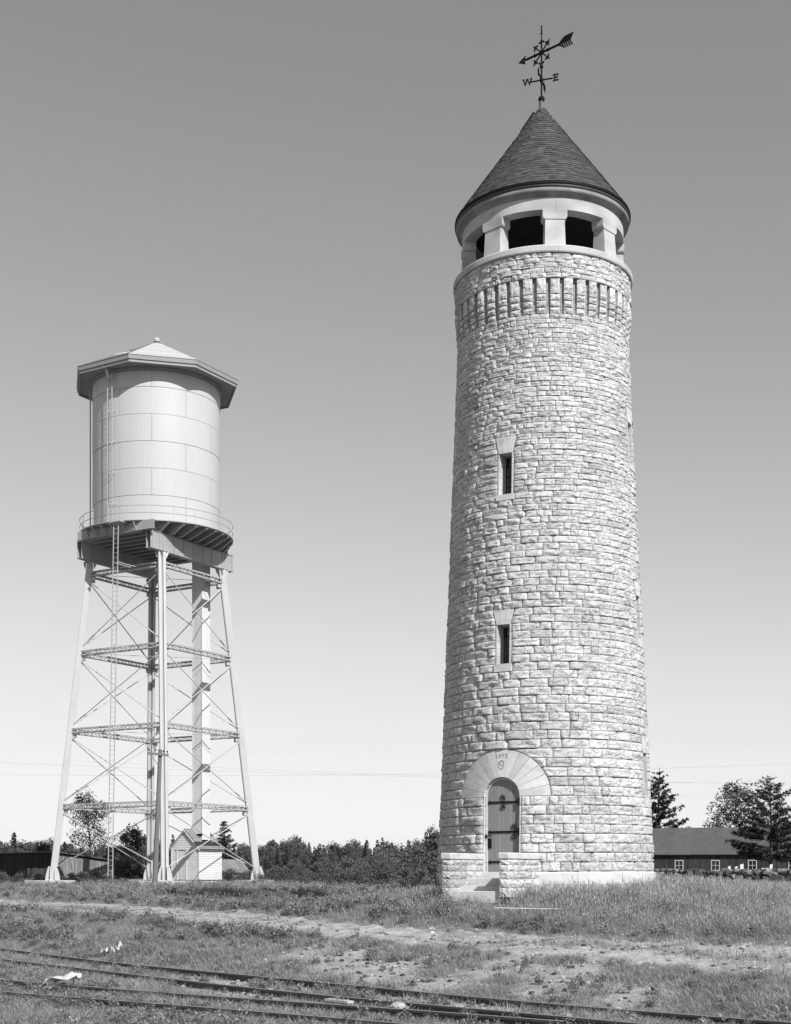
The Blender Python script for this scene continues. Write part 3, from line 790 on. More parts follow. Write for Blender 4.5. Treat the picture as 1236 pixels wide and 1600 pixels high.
mb.build('tail_feathers', M['iron'], ar)
mb = MB()
for k in range(8):       # rosette of scrolled spokes turning with the arrow
    if k == 0 or k == 4: continue
    th = k * math.pi / 4; d = aD * 1.25 * math.cos(th) + U * math.sin(th); e = -aD * 1.25 * math.sin(th) + U * math.cos(th); L = .36 if k in (2, 6) else .34
    mb.tube(o_, o_ + d * L, .022, 5)
    mb.prism([o_ + d * (L + .07) - aN * .01, o_ + d * (L - .02) + e * .035 - aN * .01, o_ + d * (L - .06) - aN * .01, o_ + d * (L - .02) - e * .035 - aN * .01], aN * .02)
    for s in (-1, 1):
        pts = [o_ + d * (L - .14) + d * (.10 * math.sin(q * .9)) + e * (s * .06 * (1 - math.cos(q)) * .6) for q in np.linspace(0, 2.6, 8)]
        mb.path(pts, .018, 5); mb.ball(pts[-1], .030, 6, 5)
mb.build('scrollwork', M['iron'], ar)

# ------------------------------------------------------------------ entrance steps between two stone cheek walls
st = thing('entrance_steps', 'stone steps between two low rock-faced cheek walls at the tower door', 'steps', (TX, TY, 0), 0)
n_, t_, z_ = frame_at(R(-27))
def S(u, r, z): return n_ * r + t_ * u + Vector((0, 0, z))
def rock_block(c, ax, d, faces, B, mt, parent, name, nn=(6, 4)):
    """block with chiselled faces; faces = set of 0:+X 1:-X 2:+Y 3:-Y"""
    X, Y, Z = ax; mb = MB(); hx, hy, hz = d[0] / 2, d[1] / 2, d[2] / 2
    for fi, (Nn, Tn, hn, ht) in enumerate(((X, Y, hx, hy), (-X, -Y, hx, hy), (Y, -X, hy, hx), (-Y, X, hy, hx))):
        nu = nn[0] if ht > .2 else 4; nv = nn[1]; vs = []; rid = random.uniform(.3, .6); lo = random.uniform(.2, .8)
        for i in range(nv + 1):
            for q in range(nu + 1):
                v = i / nv; u = q / nu
                e = 0
                if fi in faces and 0 < i < nv and 0 < q < nu:
                    e = max(-.004, B * ((1 - .7 * (v - rid) / (1 - rid)) if v > rid else lo) + random.gauss(0, B * .25))
                vs.append(c + Nn * (hn + e) + Tn * (ht * (2 * u - 1)) + Z * (hz * (2 * v - 1)))
        n1 = nu + 1
        mb.add(vs, [(i * n1 + q, i * n1 + q + 1, (i + 1) * n1 + q + 1, (i + 1) * n1 + q) for i in range(nv) for q in range(nu)], 1)
    for s in (-1, 1):
        mb.add([c + X * a * hx + Y * b2 * hy + Z * s * hz for a, b2 in ((-1, -1), (1, -1), (1, 1), (-1, 1))], [(0, 1, 2, 3)], 1)
    tn = random.choice([1, 1.05, .95, .85]); mb.t = [tn] * len(mb.f)
    return mb.build(name, mt, parent, fix=False)
axs = (t_, n_, z_)
TOPZ = 2.435
for sgn in (1, -1):
    wl = part('cheek_wall', st); uc = sgn * .80
    hs = [.17, .14, .16, .20, .22, .24]; z = TOPZ
    mb = MB(); mb.box(S(uc, 3.97, TOPZ - .085), (.30, 2.22, .168), axs); o = mb.build('coping', M['smooth'], wl)
    bv = o.modifiers.new('edge', 'BEVEL'); bv.width = .03; bv.segments = 3
    z -= .172
    for hh in hs[1:]:
        r1 = 5.05; ends = [2.8]
        while ends[-1] < r1 - .35: ends.append(min(r1, ends[-1] + random.uniform(.4, .75)))
        if ends[-1] < r1: ends[-1] = r1
        for e0, e1 in zip(ends[:-1], ends[1:]):
            rock_block(S(uc, (e0 + e1) / 2, z - hh / 2), axs, (.235, e1 - e0 - .01, hh - .01), {0, 1, 2}, .030, M['rock'], wl, 'stone')
        mb = MB(); mb.box(S(uc, 3.9, z - hh / 2), (.20, 2.2, hh + .002), axs); mb.build('mortar_bed', M['mortar'], wl)
        z -= hh
for r1, zt_, hh, tn in ((3.12, EYE - .005, .17, .95), (3.95, EYE - .17, .36, 1.0), (4.45, EYE - .38, .3, .95), (4.95, EYE - .50, .3, 1)):
    mb = MB(); mb.box(S(0, (2.55 + r1) / 2, zt_ - hh / 2), (1.39, r1 - 2.55, hh), axs, tn); o = mb.build('step', M['smooth'], st)
    bv = o.modifiers.new('edge', 'BEVEL'); bv.width = .012; bv.segments = 2
# ------------------------------------------------------------------ elevated water tank
TH = R(14)
tank = thing('water_tank', 'pale steel water tank with octagonal roof on four braced legs', 'water tower', (KX, KY, 0))
def pol(a, r, z): return Vector((r * math.sin(a), -r * math.cos(a), z))
e1 = pol(TH + R(45), 1, 0); e2 = pol(TH - R(45), 1, 0); Z3 = Vector((0, 0, 1))
DK = 23.80; RT = 4.13
rings = [DK + .06, 25.60, 27.30, 29.00, 30.70, 32.40, 33.44]
shell = part('shell', tank)
for i in range(6):
    off = R(5.6) if i % 2 == 1 else R(36); ro = RT + (.012 if i % 2 else 0)
    for k in range(6):
        a0 = off + k * math.pi / 3; mb = MB()
        z0, z1 = rings[i] + .012, rings[i + 1] - .012
        mb.arc([(RT - .05, z0), (ro - .006, z0), (ro, z0 + .03), (ro, z1 - .03), (ro - .006, z1), (RT - .05, z1)], a0 + .0032, a0 + math.pi / 3 - .0032, 16, random.uniform(.97, 1.02))
        o = mb.build('tank_plate', M['plate'], shell)
mb = MB(); mb.arc([(RT - .3, DK + .05), (RT - .022, DK + .05), (RT - .022, 33.48), (RT - .3, 33.48)], 0, 2 * math.pi, 96, 1, True); mb.build('seam_backing', M['seam'], shell, smooth=False)
# roof
RV = 5.47; A8 = TH + R(22.5); rf = part('roof', tank)
v8 = lambda r, z: [pol(A8 + k * math.pi / 4, r, z) for k in range(8)]
ZS = 33.63
def ring8(mb, prof, tone=1):
    m = len(prof); vs = []
    for k in range(8):
        for r, z in prof: vs.append(pol(A8 + k * math.pi / 4, r, z))
    mb.add(vs, [(k * m + i, ((k + 1) % 8) * m + i, ((k + 1) % 8) * m + (i + 1) % m, k * m + (i + 1) % m) for k in range(8) for i in range(m)], tone)
mb = MB(); ring8(mb, [(4.0, ZS), (RV - .16, ZS), (RV - .16, ZS + .04), (4.0, ZS + .04)]); mb.build('soffit', M['trim'], rf)
mb = MB(); ring8(mb, [(RV - .17, ZS - .09), (RV - .07, ZS - .09), (RV - .07, ZS + .20), (RV - .17, ZS + .20)]); ring8(mb, [(RV - .16, ZS + .09), (RV, ZS + .09), (RV + .03, ZS + .32), (RV - .16, ZS + .32)])
mb.build('fascia', M['trim'], rf)
apex = Vector((0, 0, 36.72)); ev = v8(RV + .05, ZS + .335); hi = v8(.25, 36.65)
for k in range(8):
    l = (k + 1) % 8
    mb = MB(); n = (ev[l] - ev[k]).cross(hi[k] - ev[k]).normalized(); N = 12
    for i in range(N):                                   # courses of roof boards
        a, b = i / N, (i + 1.15) / N
        p = [ev[k].lerp(hi[k], a), ev[l].lerp(hi[l], a), ev[l].lerp(hi[l], min(b, 1)), ev[k].lerp(hi[k], min(b, 1))]
        q = [p[0] + n * .03, p[1] + n * .03, p[2] + n * .006, p[3] + n * .006]
        mb.add(p[:2] + q, [(0, 1, 3, 2), (2, 3, 4, 5)], random.uniform(.93, 1.05))
    mb.build('roof_slope', M['tankroof'], rf)
mb = MB(); mb.tube((0, 0, 36.6), (0, 0, 36.82), .13, 12); mb.ball((0, 0, 36.92), .20, 14, 8, .75); mb.arc([(.005, 36.78), (.22, 36.78), (.22, 36.83), (.005, 36.83)], 0, 6.283, 16, 1, True); mb.build('finial', M['steel'], rf)
mb = MB(); kk = None
am = A8 - R(61); c0 = pol(am, 3.9, ZS + 1.02)
tdir = pol(am, -1, .56).normalized(); sdir = pol(am + R(90), 1, 0); nn = sdir.cross(tdir)
if nn.z < 0: nn = -nn
mb.box(c0, (.65, .9, .12), (tdir, sdir, nn)); mb.build('hatch', M['tankroof'], rf)
mb = MB(); mb.arc([(RT, ZS - .20), (RT + .10, ZS - .20), (RT + .10, ZS - .12), (RT + .20, ZS - .10), (RT + .20, ZS - .002), (RT, ZS - .002)], 0, 2 * math.pi, 96, 1, True); mb.build('top_moulding', M['trim'], tank)
# deck, railing
mb = MB(); mb.arc([(.01, DK), (5.0, DK), (5.0, DK + .055), (.01, DK + .055)], 0, 2 * math.pi, 72, 1, True); mb.build('deck', M['girder'], tank)
rl = part('railing', tank)
for z in (DK + .50, DK + .95):
    mb = MB(); mb.path([pol(2 * math.pi * k / 72, 4.95, z) for k in range(72)], .022, 6, closed=True); mb.build('handrail', M['girder'], rl)
for k in range(22):
    a = 2 * math.pi * (k + .35) / 22; mb = MB(); mb.tube(pol(a, 4.95, DK + .056), pol(a, 4.95, DK + 1.02), .02, 6); mb.build('post', M['steel'], rl)
# joists across, with brackets out to the walkway edge
def jpt(o, x, z): return e2 * o + e1 * x + Z3 * z
JB = 23.20
for i in range(11):
    o = -4.0 + .8 * i
    Lh = math.sqrt(max(4.93 ** 2 - o * o, .1)); Lb = max(min(Lh - .75, 3.45), 1.5)
    mb = MB(); poly = [jpt(o - .015, x, z) for x, z in ((-Lh, DK - .004), (-Lh, DK - .09), (-Lb, JB), (Lb, JB), (Lh, DK - .09), (Lh, DK - .004))]
    mb.prism(poly, e2 * .03)
    mb.beam(jpt(o, -Lb, JB), jpt(o, Lb, JB), .20, .03); mb.beam(jpt(o, Lb, JB), jpt(o, Lh, DK - .09), .17, .03); mb.beam(jpt(o, -Lb, JB), jpt(o, -Lh, DK - .09), .17, .03)
    mb.beam(jpt(o, -Lh, DK - .03), jpt(o, Lh, DK - .03), .16, .03)
    mb.build('joist', M['girder'], tank)
for s in (1, -1):        # plate end beams with triangular outriggers
    o = s * 4.27; eb = part('end_beam', tank)
    mb = MB(); mb.box(jpt(o, .28 if s > 0 else -.25, (JB + DK) / 2 - .01), (6.4 if s > 0 else 5.6, .04, DK - JB - .03), (e1, e2, Z3)); mb.box(jpt(o, .28 if s > 0 else -.25, JB + .01), (6.4 if s > 0 else 5.6, .22, .03), (e1, e2, Z3)); mb.build('web', M['girder'], eb)
    for x in (-2.0, -1.2, -.4, .4, 1.2, 2.0):
        tip = math.sqrt(4.95 ** 2 - x * x)
        if tip < 4.4: continue
        mb = MB(); mb.beam(jpt(o + s * .03, x, JB + .05), jpt(s * tip, x, DK - .06), .10, .05); mb.beam(jpt(o + s * .03, x, DK - .03), jpt(s * tip, x, DK - .03), .10, .04); mb.box(jpt(o + s * .03, x, (JB + DK) / 2), (.08, .03, .5), (e1, e2, Z3)); mb.build('outrigger', M['girder'], eb)
GTOP, GBOT = 23.18, 22.08
for s in (1, -1):
    gr = part('girder', tank); x = s * 2.90
    G = lambda o, dx, z: e2 * o + e1 * (x + dx) + Z3 * z
    mb = MB()
    for dx in (-.17, .17): mb.box(G(0, dx, (GTOP + GBOT) / 2), (.03, 8.3, GTOP - GBOT - .05), (e1, e2, Z3))
    mb.build('web', M['girder'], gr)
    mb = MB()
    for z in (GTOP - .012, GBOT + .012): mb.box(G(0, 0, z), (.46, 8.34, .026), (e1, e2, Z3))
    mb.build('flange', M['girder'], gr)
    for o in (-4.0, -3.3, -3.0, -1.9, -1.0, 0, 1.0, 1.9, 3.0, 3.3, 4.0):
        mb = MB()
        for dx in (-.20, .20): mb.box(G(o, dx, (GTOP + GBOT) / 2), (.05, .06, GTOP - GBOT - .06), (e1, e2, Z3))
        mb.build('stiffener', M['girder'], gr)
# legs
ZP = 1.39; ZL1 = GBOT
def leg_r(z): return 6.65 + (4.27 - 6.65) * (z - ZP) / (ZL1 - ZP)
LEV = [6.15, 11.05, 16.10, 21.25]
def lp_(k, z): return pol(TH + k * math.pi / 2, leg_r(z), z)
for k in range(4):
    L = part('leg', tank); a = TH + k * math.pi / 2; rad = pol(a, 1, 0); tan = pol(a + math.pi / 2, 1, 0)
    b, t = lp_(k, ZP + .02), lp_(k, ZL1); ax = (t - b).normalized()
    # two channels back to back across the corner, with a web between
    sd_ = (e1 if k % 2 == 0 else e2); s2 = (e2 if k % 2 == 0 else e1)
    for s in (-1, 1):
        mb = MB(); c = [(x, y) for x, y in ((-.09, -.22), (.06, -.22), (.09, -.16), (.09, .16), (.06, .22), (-.09, .22))]
        p0 = [b + tan * (s * .155 + x * s) + rad * y for x, y in c]
        mb.prism(p0, t - b); mb.build('channel', M['steel'], L)
    mb = MB(); mb.prism([b + tan * x + rad * y for x, y in ((-.07, -.10), (.07, -.10), (.07, .10), (-.07, .10))], t - b); mb.build('web', M['girder'], L)
    mb = MB(); mb.box(lp_(k, ZL1 - .02), (.62, .62, .03), (e1, e2, Z3))
    for q in (tan, -tan, rad, -rad):
        mb.prism([lp_(k, ZL1 - .04) + q * .24, lp_(k, ZL1 - .04) + q * .42, lp_(k, ZL1 - .22) + q * .40, lp_(k, ZL1 - .5) + q * .25], q.cross(Z3) * .03)
    mb.build('cap_plate', M['steel'], L)
    mb = MB(); mb.box(lp_(k, ZP + .025), (.95, .95, .05), (rad, tan, Z3))
    for q in (tan, -tan, rad, -rad):
        for s in (-.14, .14):
            w = q.cross(Z3); c = lp_(k, ZP + .05) + w * s
            mb.prism([c + q * .2, c + q * .46, c + q * .42 + Z3 * .35, c + q * .27 + Z3 * .85, c + q * .2 + Z3 * .85], w * .03)
    mb.build('base_shoe', M['steel'], L)
    P = lp_(k, 0); mb = MB(); gz0 = g(KX + P.x, KY + P.y)
    mb.box(Vector((P.x, P.y, (gz0 - .4 + ZP) / 2)), (2.3, 2.3, ZP - gz0 + .4), (e1, e2, Z3))
    o = mb.build('concrete_pad', M['concrete'], tank); bv = o.modifiers.new('edge', 'BEVEL'); bv.width = .04; bv.segments = 2
# struts with lacing, rods with turnbuckles
for k in range(4):
    j = (k + 1) % 4
    for z in LEV:
        sp = part('strut', tank); a, b = lp_(k, z), lp_(j, z); d = (b - a).normalized(); nrm = d.cross(Z3)
        a = a + d * .2; b = b - d * .2; L = (b - a).length
        mb = MB()
        for zz in (-.155, .155):
            mb.beam(a + Z3 * zz, b + Z3 * zz, .22, .028)
            for s in (-.10, .10): mb.beam(a + Z3 * (zz * .82) + nrm * s, b + Z3 * (zz * .82) + nrm * s, .02, .09)
        mb.build('chord', M['steel'], sp)
        mb = MB(); n = int(L / .34)
        for s in (-.112, .112):
            for q in range(n):
                u0, u1 = L * q / n, L * (q + 1) / n; zz = .13 if q % 2 else -.13
                mb.beam(a + d * u0 + Z3 * zz + nrm * s, a + d * u1 - Z3 * zz + nrm * s, .012, .055, up=nrm)
        mb.build('lacing', M['steel'], sp)
        mb = MB()
        for e_, q in ((a, 1), (b, -1)): mb.box(e_ + d * (q * .12) - Z3 * .26, (.5, .03, .38), (d, nrm, Z3))
        mb.build('gusset', M['steel'], sp)
    zz = [ZP + .75] + LEV
    for i in range(4):
        for (ka, kb) in ((k, j), (j, k)):
            a = lp_(ka, zz[i] + (.28 if i else 0)); b = lp_(kb, zz[i + 1] - .35); d = (b - a).normalized()
            nrm = d.cross(Z3).normalized() * (.05 if ka == k else -.05)
            a = a + d * .25 + nrm; b = b - d * .25 + nrm
            mb = MB(); mb.tube(a, b, .032, 6); c = a.lerp(b, .13)
            for s in (-1, 1): mb.beam(c - d * .25 + nrm.normalized() * s * .045, c + d * .25 + nrm.normalized() * s * .045, .03, .03)
            for s in (-1, 1): mb.ball(c + d * .26 * s, .06, 8, 5)
            mb.build('tie_rod', M['steel'], tank)
for z in LEV:
    for k in (0, 1):
        mb = MB(); mb.tube(lp_(k, z), lp_(k + 2, z), .016, 5); mb.build('tie_rod', M['girder'], tank)
# riser box
px0, py0 = 2.65, 1.90
mb = MB(); rb = part('riser_box', tank)
for i in range(4):
    q = [e1, e2, -e1, -e2][i]; w = q.cross(Z3)
    mb = MB(); c = Vector((px0, py0, 0)) + q * .39
    for s in (-.2, .2):
        mb.box(c + w * s + Z3 * (4.0 + DK - .55) / 2, (.03, .396, DK - .55 - 4.0), (q, w, Z3), random.uniform(.97, 1.03))
    mb.build('board', M['white'], rb)
    mb = MB(); cc = Vector((px0, py0, 0)) + q * .395 + [e2, -e1, -e2, e1][i] * .395
    mb.box(cc + Z3 * (4.0 + DK - .56) / 2, (.07, .07, DK - .56 - 4.0), (e1, e2, Z3)); mb.build('corner_board', M['white'], rb)
# overflow pipe, ladders
mb = MB(); a = R(-78); mb.tube(pol(a, RT + .14, DK + .05), pol(a, RT + .14, ZS), .045, 8); mb.build('overflow_pipe', M['girder'], tank)
def ladder(b, t, w, step, name):
    side = w.normalized(); d = (t - b).normalized(); L = (t - b).length; la = part(name, tank)
    for s in (-1, 1):
        mb = MB(); mb.beam(b + side * s * .19, t + side * s * .19, .025, .065, up=side); mb.build('side_rail', M['steel'], la)
    mb = MB(); n = int(L / step)
    for i in range(n): mb.tube(b + d * (step * (i + .5)) - side * .19, b + d * (step * (i + .5)) + side * .19, .012, 5)
    mb.build('rungs', M['steel'], la, stuff=True)
    return la
aL = R(-31.5)
la = ladder(pol(aL, RT + .30, DK + .06), pol(aL, RT + .30, ZS - .02), pol(aL + math.pi / 2, 1, 0), .32, 'tank_ladder')
mb = MB()
for z in np.linspace(25.2, 33.0, 5):
    for s in (-.19, .19): mb.beam(pol(aL, RT, z) + pol(aL + math.pi / 2, s, 0), pol(aL, RT + .30, z) + pol(aL + math.pi / 2, s, 0), .02, .04)
mb.build('standoff', M['steel'], la)
mb = MB(); mb.prism([pol(aL - R(2.5), RT + .35, ZS - .01) + pol(aL, -.1, 0), pol(aL - R(2.5), RT + .35, ZS - .01) + pol(aL, .25, 0), pol(aL - R(2.5), RT + .35, ZS - .55)], pol(aL + R(90), .22, 0)); mb.build('bracket_plate', M['steel'], tank)
bt = e2 * 4.85 + e1 * .38; tp = e2 * 4.98 + e1 * 1.0
gzb = g(KX + bt.x, KY + bt.y)
la = ladder(Vector((bt.x, bt.y, gzb - .1)), Vector((tp.x, tp.y, DK - .05)), e1, .30, 'tower_ladder')
mb = MB()
for z in LEV[:1] + LEV[1:]:
    f = (z - gzb) / (DK - gzb); c = bt.lerp(tp, f); c = Vector((c.x, c.y, z)); inn = e2 * (leg_r(z) / math.sqrt(2)) + e1 * (c.dot(e1)); inn = Vector((inn.x, inn.y, z))
    for s in (-.19, .19): mb.beam(c + e1 * s, inn + e1 * s, .025, .04)
mb.build('standoff', M['steel'], la)
mb = MB(); mb.box(e2 * 4.75 + e1 * 1.0 + Z3 * (DK - .06), (.9, .75, .05), (e1, e2, Z3)); mb.build('landing', M['steel'], la)

# ------------------------------------------------------------------ pump house under the tank
HX, HY = -13.39, 92.6; HW = 1.20
ho = thing('pump_house', 'small white clapboard hut with panelled door beneath the water tank', 'hut', (HX, HY, 0))
def H(a, b, z): return e1 * a + e2 * b + Z3 * z
WB, WT, RZ = 1.41, 3.57, 4.73
gh = g(HX, HY)
mb = MB(); mb.box(H(0, 0, (gh - .3 + WB) / 2 - .01), (2.2, 2.2, WB - gh + .3), (e1, e2, Z3)); mb.build('foundation', M['concrete'], ho)
nb = 18; bh = (WT - WB) / nb
def clap(parent, origin, across, outd, z0, hgt, w0, w1, tone=1, door=None):
    segs = [(w0, w1)] if not door or not (door[2] < z0 + hgt / 2 < door[3]) else [(w0, door[0]), (door[1], w1)]
    for a, b in segs:
        if b - a < .02: continue
        p = [origin + across * a + Z3 * z0, origin + across * b + Z3 * z0, origin + across * b + Z3 * (z0 + hgt), origin + across * a + Z3 * (z0 + hgt)]
        mb = MB(); q = [p[0] + outd * .022, p[1] + outd * .022, p[2] + outd * .006, p[3] + outd * .006]
        mb.hexa([p[0], p[1], q[1], q[0], p[3], p[2], q[2], q[3]], tone); mb.build('clapboard', M['white'], parent)
faces_ = [(e1, e2, False), (e2, -e1, True), (-e1, -e2, False), (-e2, e1, True)]
mb = MB(); mb.box(H(0, 0, (WB + WT) / 2), (2 * HW - .06, 2 * HW - .06, WT - WB), (e1, e2, Z3)); mb.build('wall', M['white'], ho)
dr = (-.62, .12, WB, WB + 1.98)     # door span along the gable face (measured along -e1 from centre)
for fi, (q, w, gable) in enumerate(faces_):
    wl = part('clapboard_wall', ho); org = Vector(q) * (HW - .03)
    dd = (-.12 + .02, .66, WB, WB + 2.02) if fi == 1 else None
    for i in range(nb): clap(wl, org, w, q, WB + i * bh, bh, -HW + .05, HW - .05, random.uniform(.95, 1.03), dd)
    if gable:
        for i in range(9):
            z0 = WT + i * .12
            if z0 + .1 > RZ - .12: break
            hw = (HW) * (1 - (z0 + .06 - WT) / (RZ - WT)); clap(wl, org, w, q, z0, .12, -hw, hw, random.uniform(.95, 1.03))
    mb = MB()
    for s in (-1, 1): mb.box(org + w * (s * (HW - .045)) + q * .018 + Z3 * (WB + WT) / 2, (.045, .10, WT - WB), (q, w, Z3))
    mb.build('corner_board', M['white'], wl)
    if fi == 0:
        mb = MB(); mb.box(org + q * .03 + Z3 * (WT - .12), (.03, 2 * HW, .22), (q, w, Z3)); mb.build('frieze_board', M['white'], wl)
wv = -e1; og = e2 * (HW - .03)
mb = MB(); dcx = .28
mb.box(og + wv * dcx + e2 * .0 + Z3 * (WB + .99), (.68, .03, 1.95), (wv, e2, Z3), .98); d_o = mb.build('door', M['white'], ho)
for z, hh in ((WB + .5, .6), (WB + 1.35, .85)):
    for s in (-.15, .15):
        mb = MB(); mb.box(og + wv * (dcx + s) + e2 * .02 + Z3 * z, (.22, .014, hh), (wv, e2, Z3), .93); mb.build('panel', M['white'], d_o)
mb = MB()
for s in (-.39, .39): mb.box(og + wv * (dcx + s) + e2 * .03 + Z3 * (WB + 1.0), (.09, .05, 2.0), (wv, e2, Z3))
mb.box(og + wv * dcx + e2 * .034 + Z3 * (WB + 2.05), (1.0, .06, .11), (wv, e2, Z3)); mb.build('door_frame', M['white'], ho)
mb = MB(); mb.box(og + wv * dcx + e2 * .25 + Z3 * (WB - .06), (.9, .45, .07), (wv, e2, Z3)); mb.build('door_step', M['board'], ho)
hr = part('roof', ho); ovr = .07
for s in (1, -1):
    dn = Vector((RZ - WT, 0)); sl = (e1 * (s * HW) - Z3 * (RZ - WT)); Ls = sl.length; sd2 = sl.normalized(); nn = (e2.cross(sd2)); nn = nn if nn.z > 0 else -nn
    top = Z3 * (RZ + .05); n = 10; Lr = Ls + .26
    for i in range(n):
        a, b = Lr * i / n, Lr * (i + 1) / n
        mb = MB()
        p = [top + sd2 * (a - .05) + e2 * (HW + ovr) + nn * .005, top + sd2 * b + e2 * (HW + ovr) + nn * .026, top + sd2 * b - e2 * (HW + ovr) + nn * .026, top + sd2 * (a - .05) - e2 * (HW + ovr) + nn * .005]
        mb.hexa([x - nn * .02 for x in p] + p, random.uniform(.85, 1.15)); mb.build('shingle_course', M['shingle'], hr)
    mb = MB()
    for t_2 in (1, -1): mb.beam(top + e2 * (t_2 * (HW + ovr - .02)) - nn * .09, top + sd2 * Lr + e2 * (t_2 * (HW + ovr - .02)) - nn * .09, .03, .13, up=e2)
    mb.build('barge_board', M['white'], hr)
mb = MB(); c = Vector((px0 + KX - HX, py0 + KY - HY, 0)); a_ = c.dot(e1); zc_ = RZ - abs(a_) * (RZ - WT) / HW + .06
for q in (e1, e2, -e1, -e2):
    w = q.cross(Z3); mb.box(c + q * .46 + Z3 * (zc_ - (q.dot(e1)) * .40), (.03, .95, .14), (q, w, Z3))
mb.build('flashing', M['iron'], hr)

# ------------------------------------------------------------------ boarded sheds
def boarded(parent, p0, p1, z0, zt0, zt1, bw, m, outd, thick=.03, batten=True):
    """vertical boards from p0 to p1, top sloping zt0 -> zt1"""
    d = (p1 - p0); L = d.length; d = d / L; n = max(1, int(L / bw)); bw = L / n; wl = part('board_wall', parent)
    for i in range(n):
        a, b = i * bw + .006, (i + 1) * bw - .006
        ta, tb = zt0 + (zt1 - zt0) * a / L + random.uniform(-.01, .01), zt0 + (zt1 - zt0) * b / L
        lo = [p0 + d * a + Z3 * z0, p0 + d * b + Z3 * z0]; o = outd * (thick + random.uniform(-.008, .012))
        q = [lo[0], lo[1], lo[1] + o, lo[0] + o]; hi = [p0 + d * a + Z3 * ta, p0 + d * b + Z3 * tb, p0 + d * b + Z3 * tb + o, p0 + d * a + Z3 * ta + o]
        mb = MB(); mb.hexa(q + hi, random.uniform(.75, 1.3)); mb.build('board', m, wl)
        if batten:
            mb = MB(); c = p0 + d * b; mb.box(c + outd * (thick + .02) + Z3 * (z0 + tb) / 2, (.05, .03, tb - z0), (d, outd, Z3), random.uniform(.8, 1.2)); mb.build('batten', m, wl)
    return wl
# long low shed on the left: front's shade put into darker boards, lit side wall whose roof falls away
ls = thing('board_shed', 'long low weathered board shed at the far left behind the tank legs', 'shed')
cx_ = (88 - 618) / F * 96; C0 = Vector((cx_, 96, 0)); f1 = pol(R(40), 1, 0); f2 = pol(R(-50), 1, 0)   # normals of lit side and dark front
sidev = pol(R(130), 1, 0); frontv = pol(R(-140), -1, 0)
sidev = Vector((math.cos(R(40)), math.sin(R(40)), 0)); frontv = -Vector((math.cos(R(-50)), math.sin(R(-50)), 0))
E0 = C0 + sidev * 4.4; E1 = C0 + frontv * 12.0
gs = g(C0.x, C0.y) - .1
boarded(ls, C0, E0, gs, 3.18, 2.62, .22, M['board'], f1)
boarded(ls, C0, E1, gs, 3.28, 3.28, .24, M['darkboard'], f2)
mb = MB(); mb.prism([C0 + Z3 * 3.30 + f1 * .25 + f2 * .25, E1 + Z3 * 3.30 + f2 * .25 + f1 * .25, E1 + sidev * 4.6 + Z3 * 2.72 + f1 * .25, C0 + sidev * 4.6 + Z3 * 2.72 + f1 * .25], Z3 * .07); mb.build('roof', M['feltroof'], ls)
mb = MB()
for i in range(9):       # odd pale boards nailed low on the front
    a = .9 + i * .42; p = C0 + frontv * a + f2 * .085
    mb.box(p + Z3 * (gs + .75), (.40, .025, random.uniform(.75, .95)), (frontv, f2, Z3), random.uniform(.8, 1.15))
mb.build('patch_boards', M['board'], ls)
# small grey shed behind the pump house
ss = thing('grey_shed', 'small grey gabled shed just behind the white pump hut', 'shed')
SX, SY = (366 - 618) / F * 108, 108.0; sg = g(SX, SY); s1, s2 = pol(R(32), 1, 0), pol(R(-58), 1, 0)
q = [Vector((SX, SY, 0)) + s2 * a + s1 * b for a, b in ((1.0, 0), (-1.05, 0), (-1.05, -3.2), (1.0, -3.2))]
boarded(ss, q[0], q[1], sg - .1, 1.92, 1.92, .25, M['shingle'], s1, batten=False)
boarded(ss, q[3], q[0], sg - .1, 1.92, 1.92, .25, M['shingle'], s2, batten=False)
boarded(ss, q[1], q[2], sg - .1, 1.92, 1.92, .25, M['shingle'], -s2, batten=False)
rr = part('roof', ss)
rt0 = Vector((SX, SY, 2.88)) - s1 * 1.6
for s in (1, -1):
    n = 8
    for i in range(n):
        u0, u1 = -1.35 + 2.7 * i / n, -1.35 + 2.7 * (i + 1) / n - .015
        a, b = rt0 - s2 * u0, rt0 - s2 * u1; d = s1 * (s * 1.85) - Z3 * 1.02
        mb = MB(); mb.prism([a, b, b + d, a + d], Z3 * .05, random.uniform(.85, 1.15)); mb.build('roof_board', M['board'], rr)

# long dark stable on the right
sb = thing('long_stable', 'long dark board stable with felt roof and small white-framed windows behind the field wall', 'barn')
PS = R(16); bx, by = (1118 - 618) / F * 125, 125.0
bu = Vector((math.cos(PS), -math.sin(PS), 0)); bn = Vector((-math.sin(PS), -math.cos(PS), 0))      # along, out (towards camera)
B0 = Vector((bx, by, 0)) - bu * 11; BL = 34.0; bg_ = g(bx, by) - .2
EZ, RZ2, RUN = 3.62, 6.15, 6.2
wpos = [11 - 3.25 * 2 + .0, 11 - 3.25, 11.0, 11 + 3.25, 11 + 6.75, 11 + 10.2, 11 + 13.6]
bw_ = .26; n = int(BL / bw_); wl = part('board_wall', sb); rest = MB()
for i in range(n):
    a, b = i * bw_ + .006, (i + 1) * bw_ - .006; am = (a + b) / 2
    spans = [(bg_, EZ - .02)]
    for wp in wpos:
        if abs(am - wp) < .42: spans = [(bg_, 2.02), (3.02, EZ - .02)]
    for z0, z1 in spans:
        mb = MB() if am < 21 and len(spans) == 1 else rest
        mb.box(B0 + bu * am + bn * random.uniform(.0, .015) + Z3 * (z0 + z1) / 2, (b - a, .03, z1 - z0), (bu, bn, Z3), random.uniform(.7, 1.35))
        if mb is not rest: mb.build('board', M['darkboard'], wl)
    if i % 2 == 0 and len(spans) == 1: rest.box(B0 + bu * b + bn * .035 + Z3 * (bg_ + EZ) / 2, (.05, .03, EZ - bg_ - .04), (bu, bn, Z3), random.uniform(.8, 1.5))
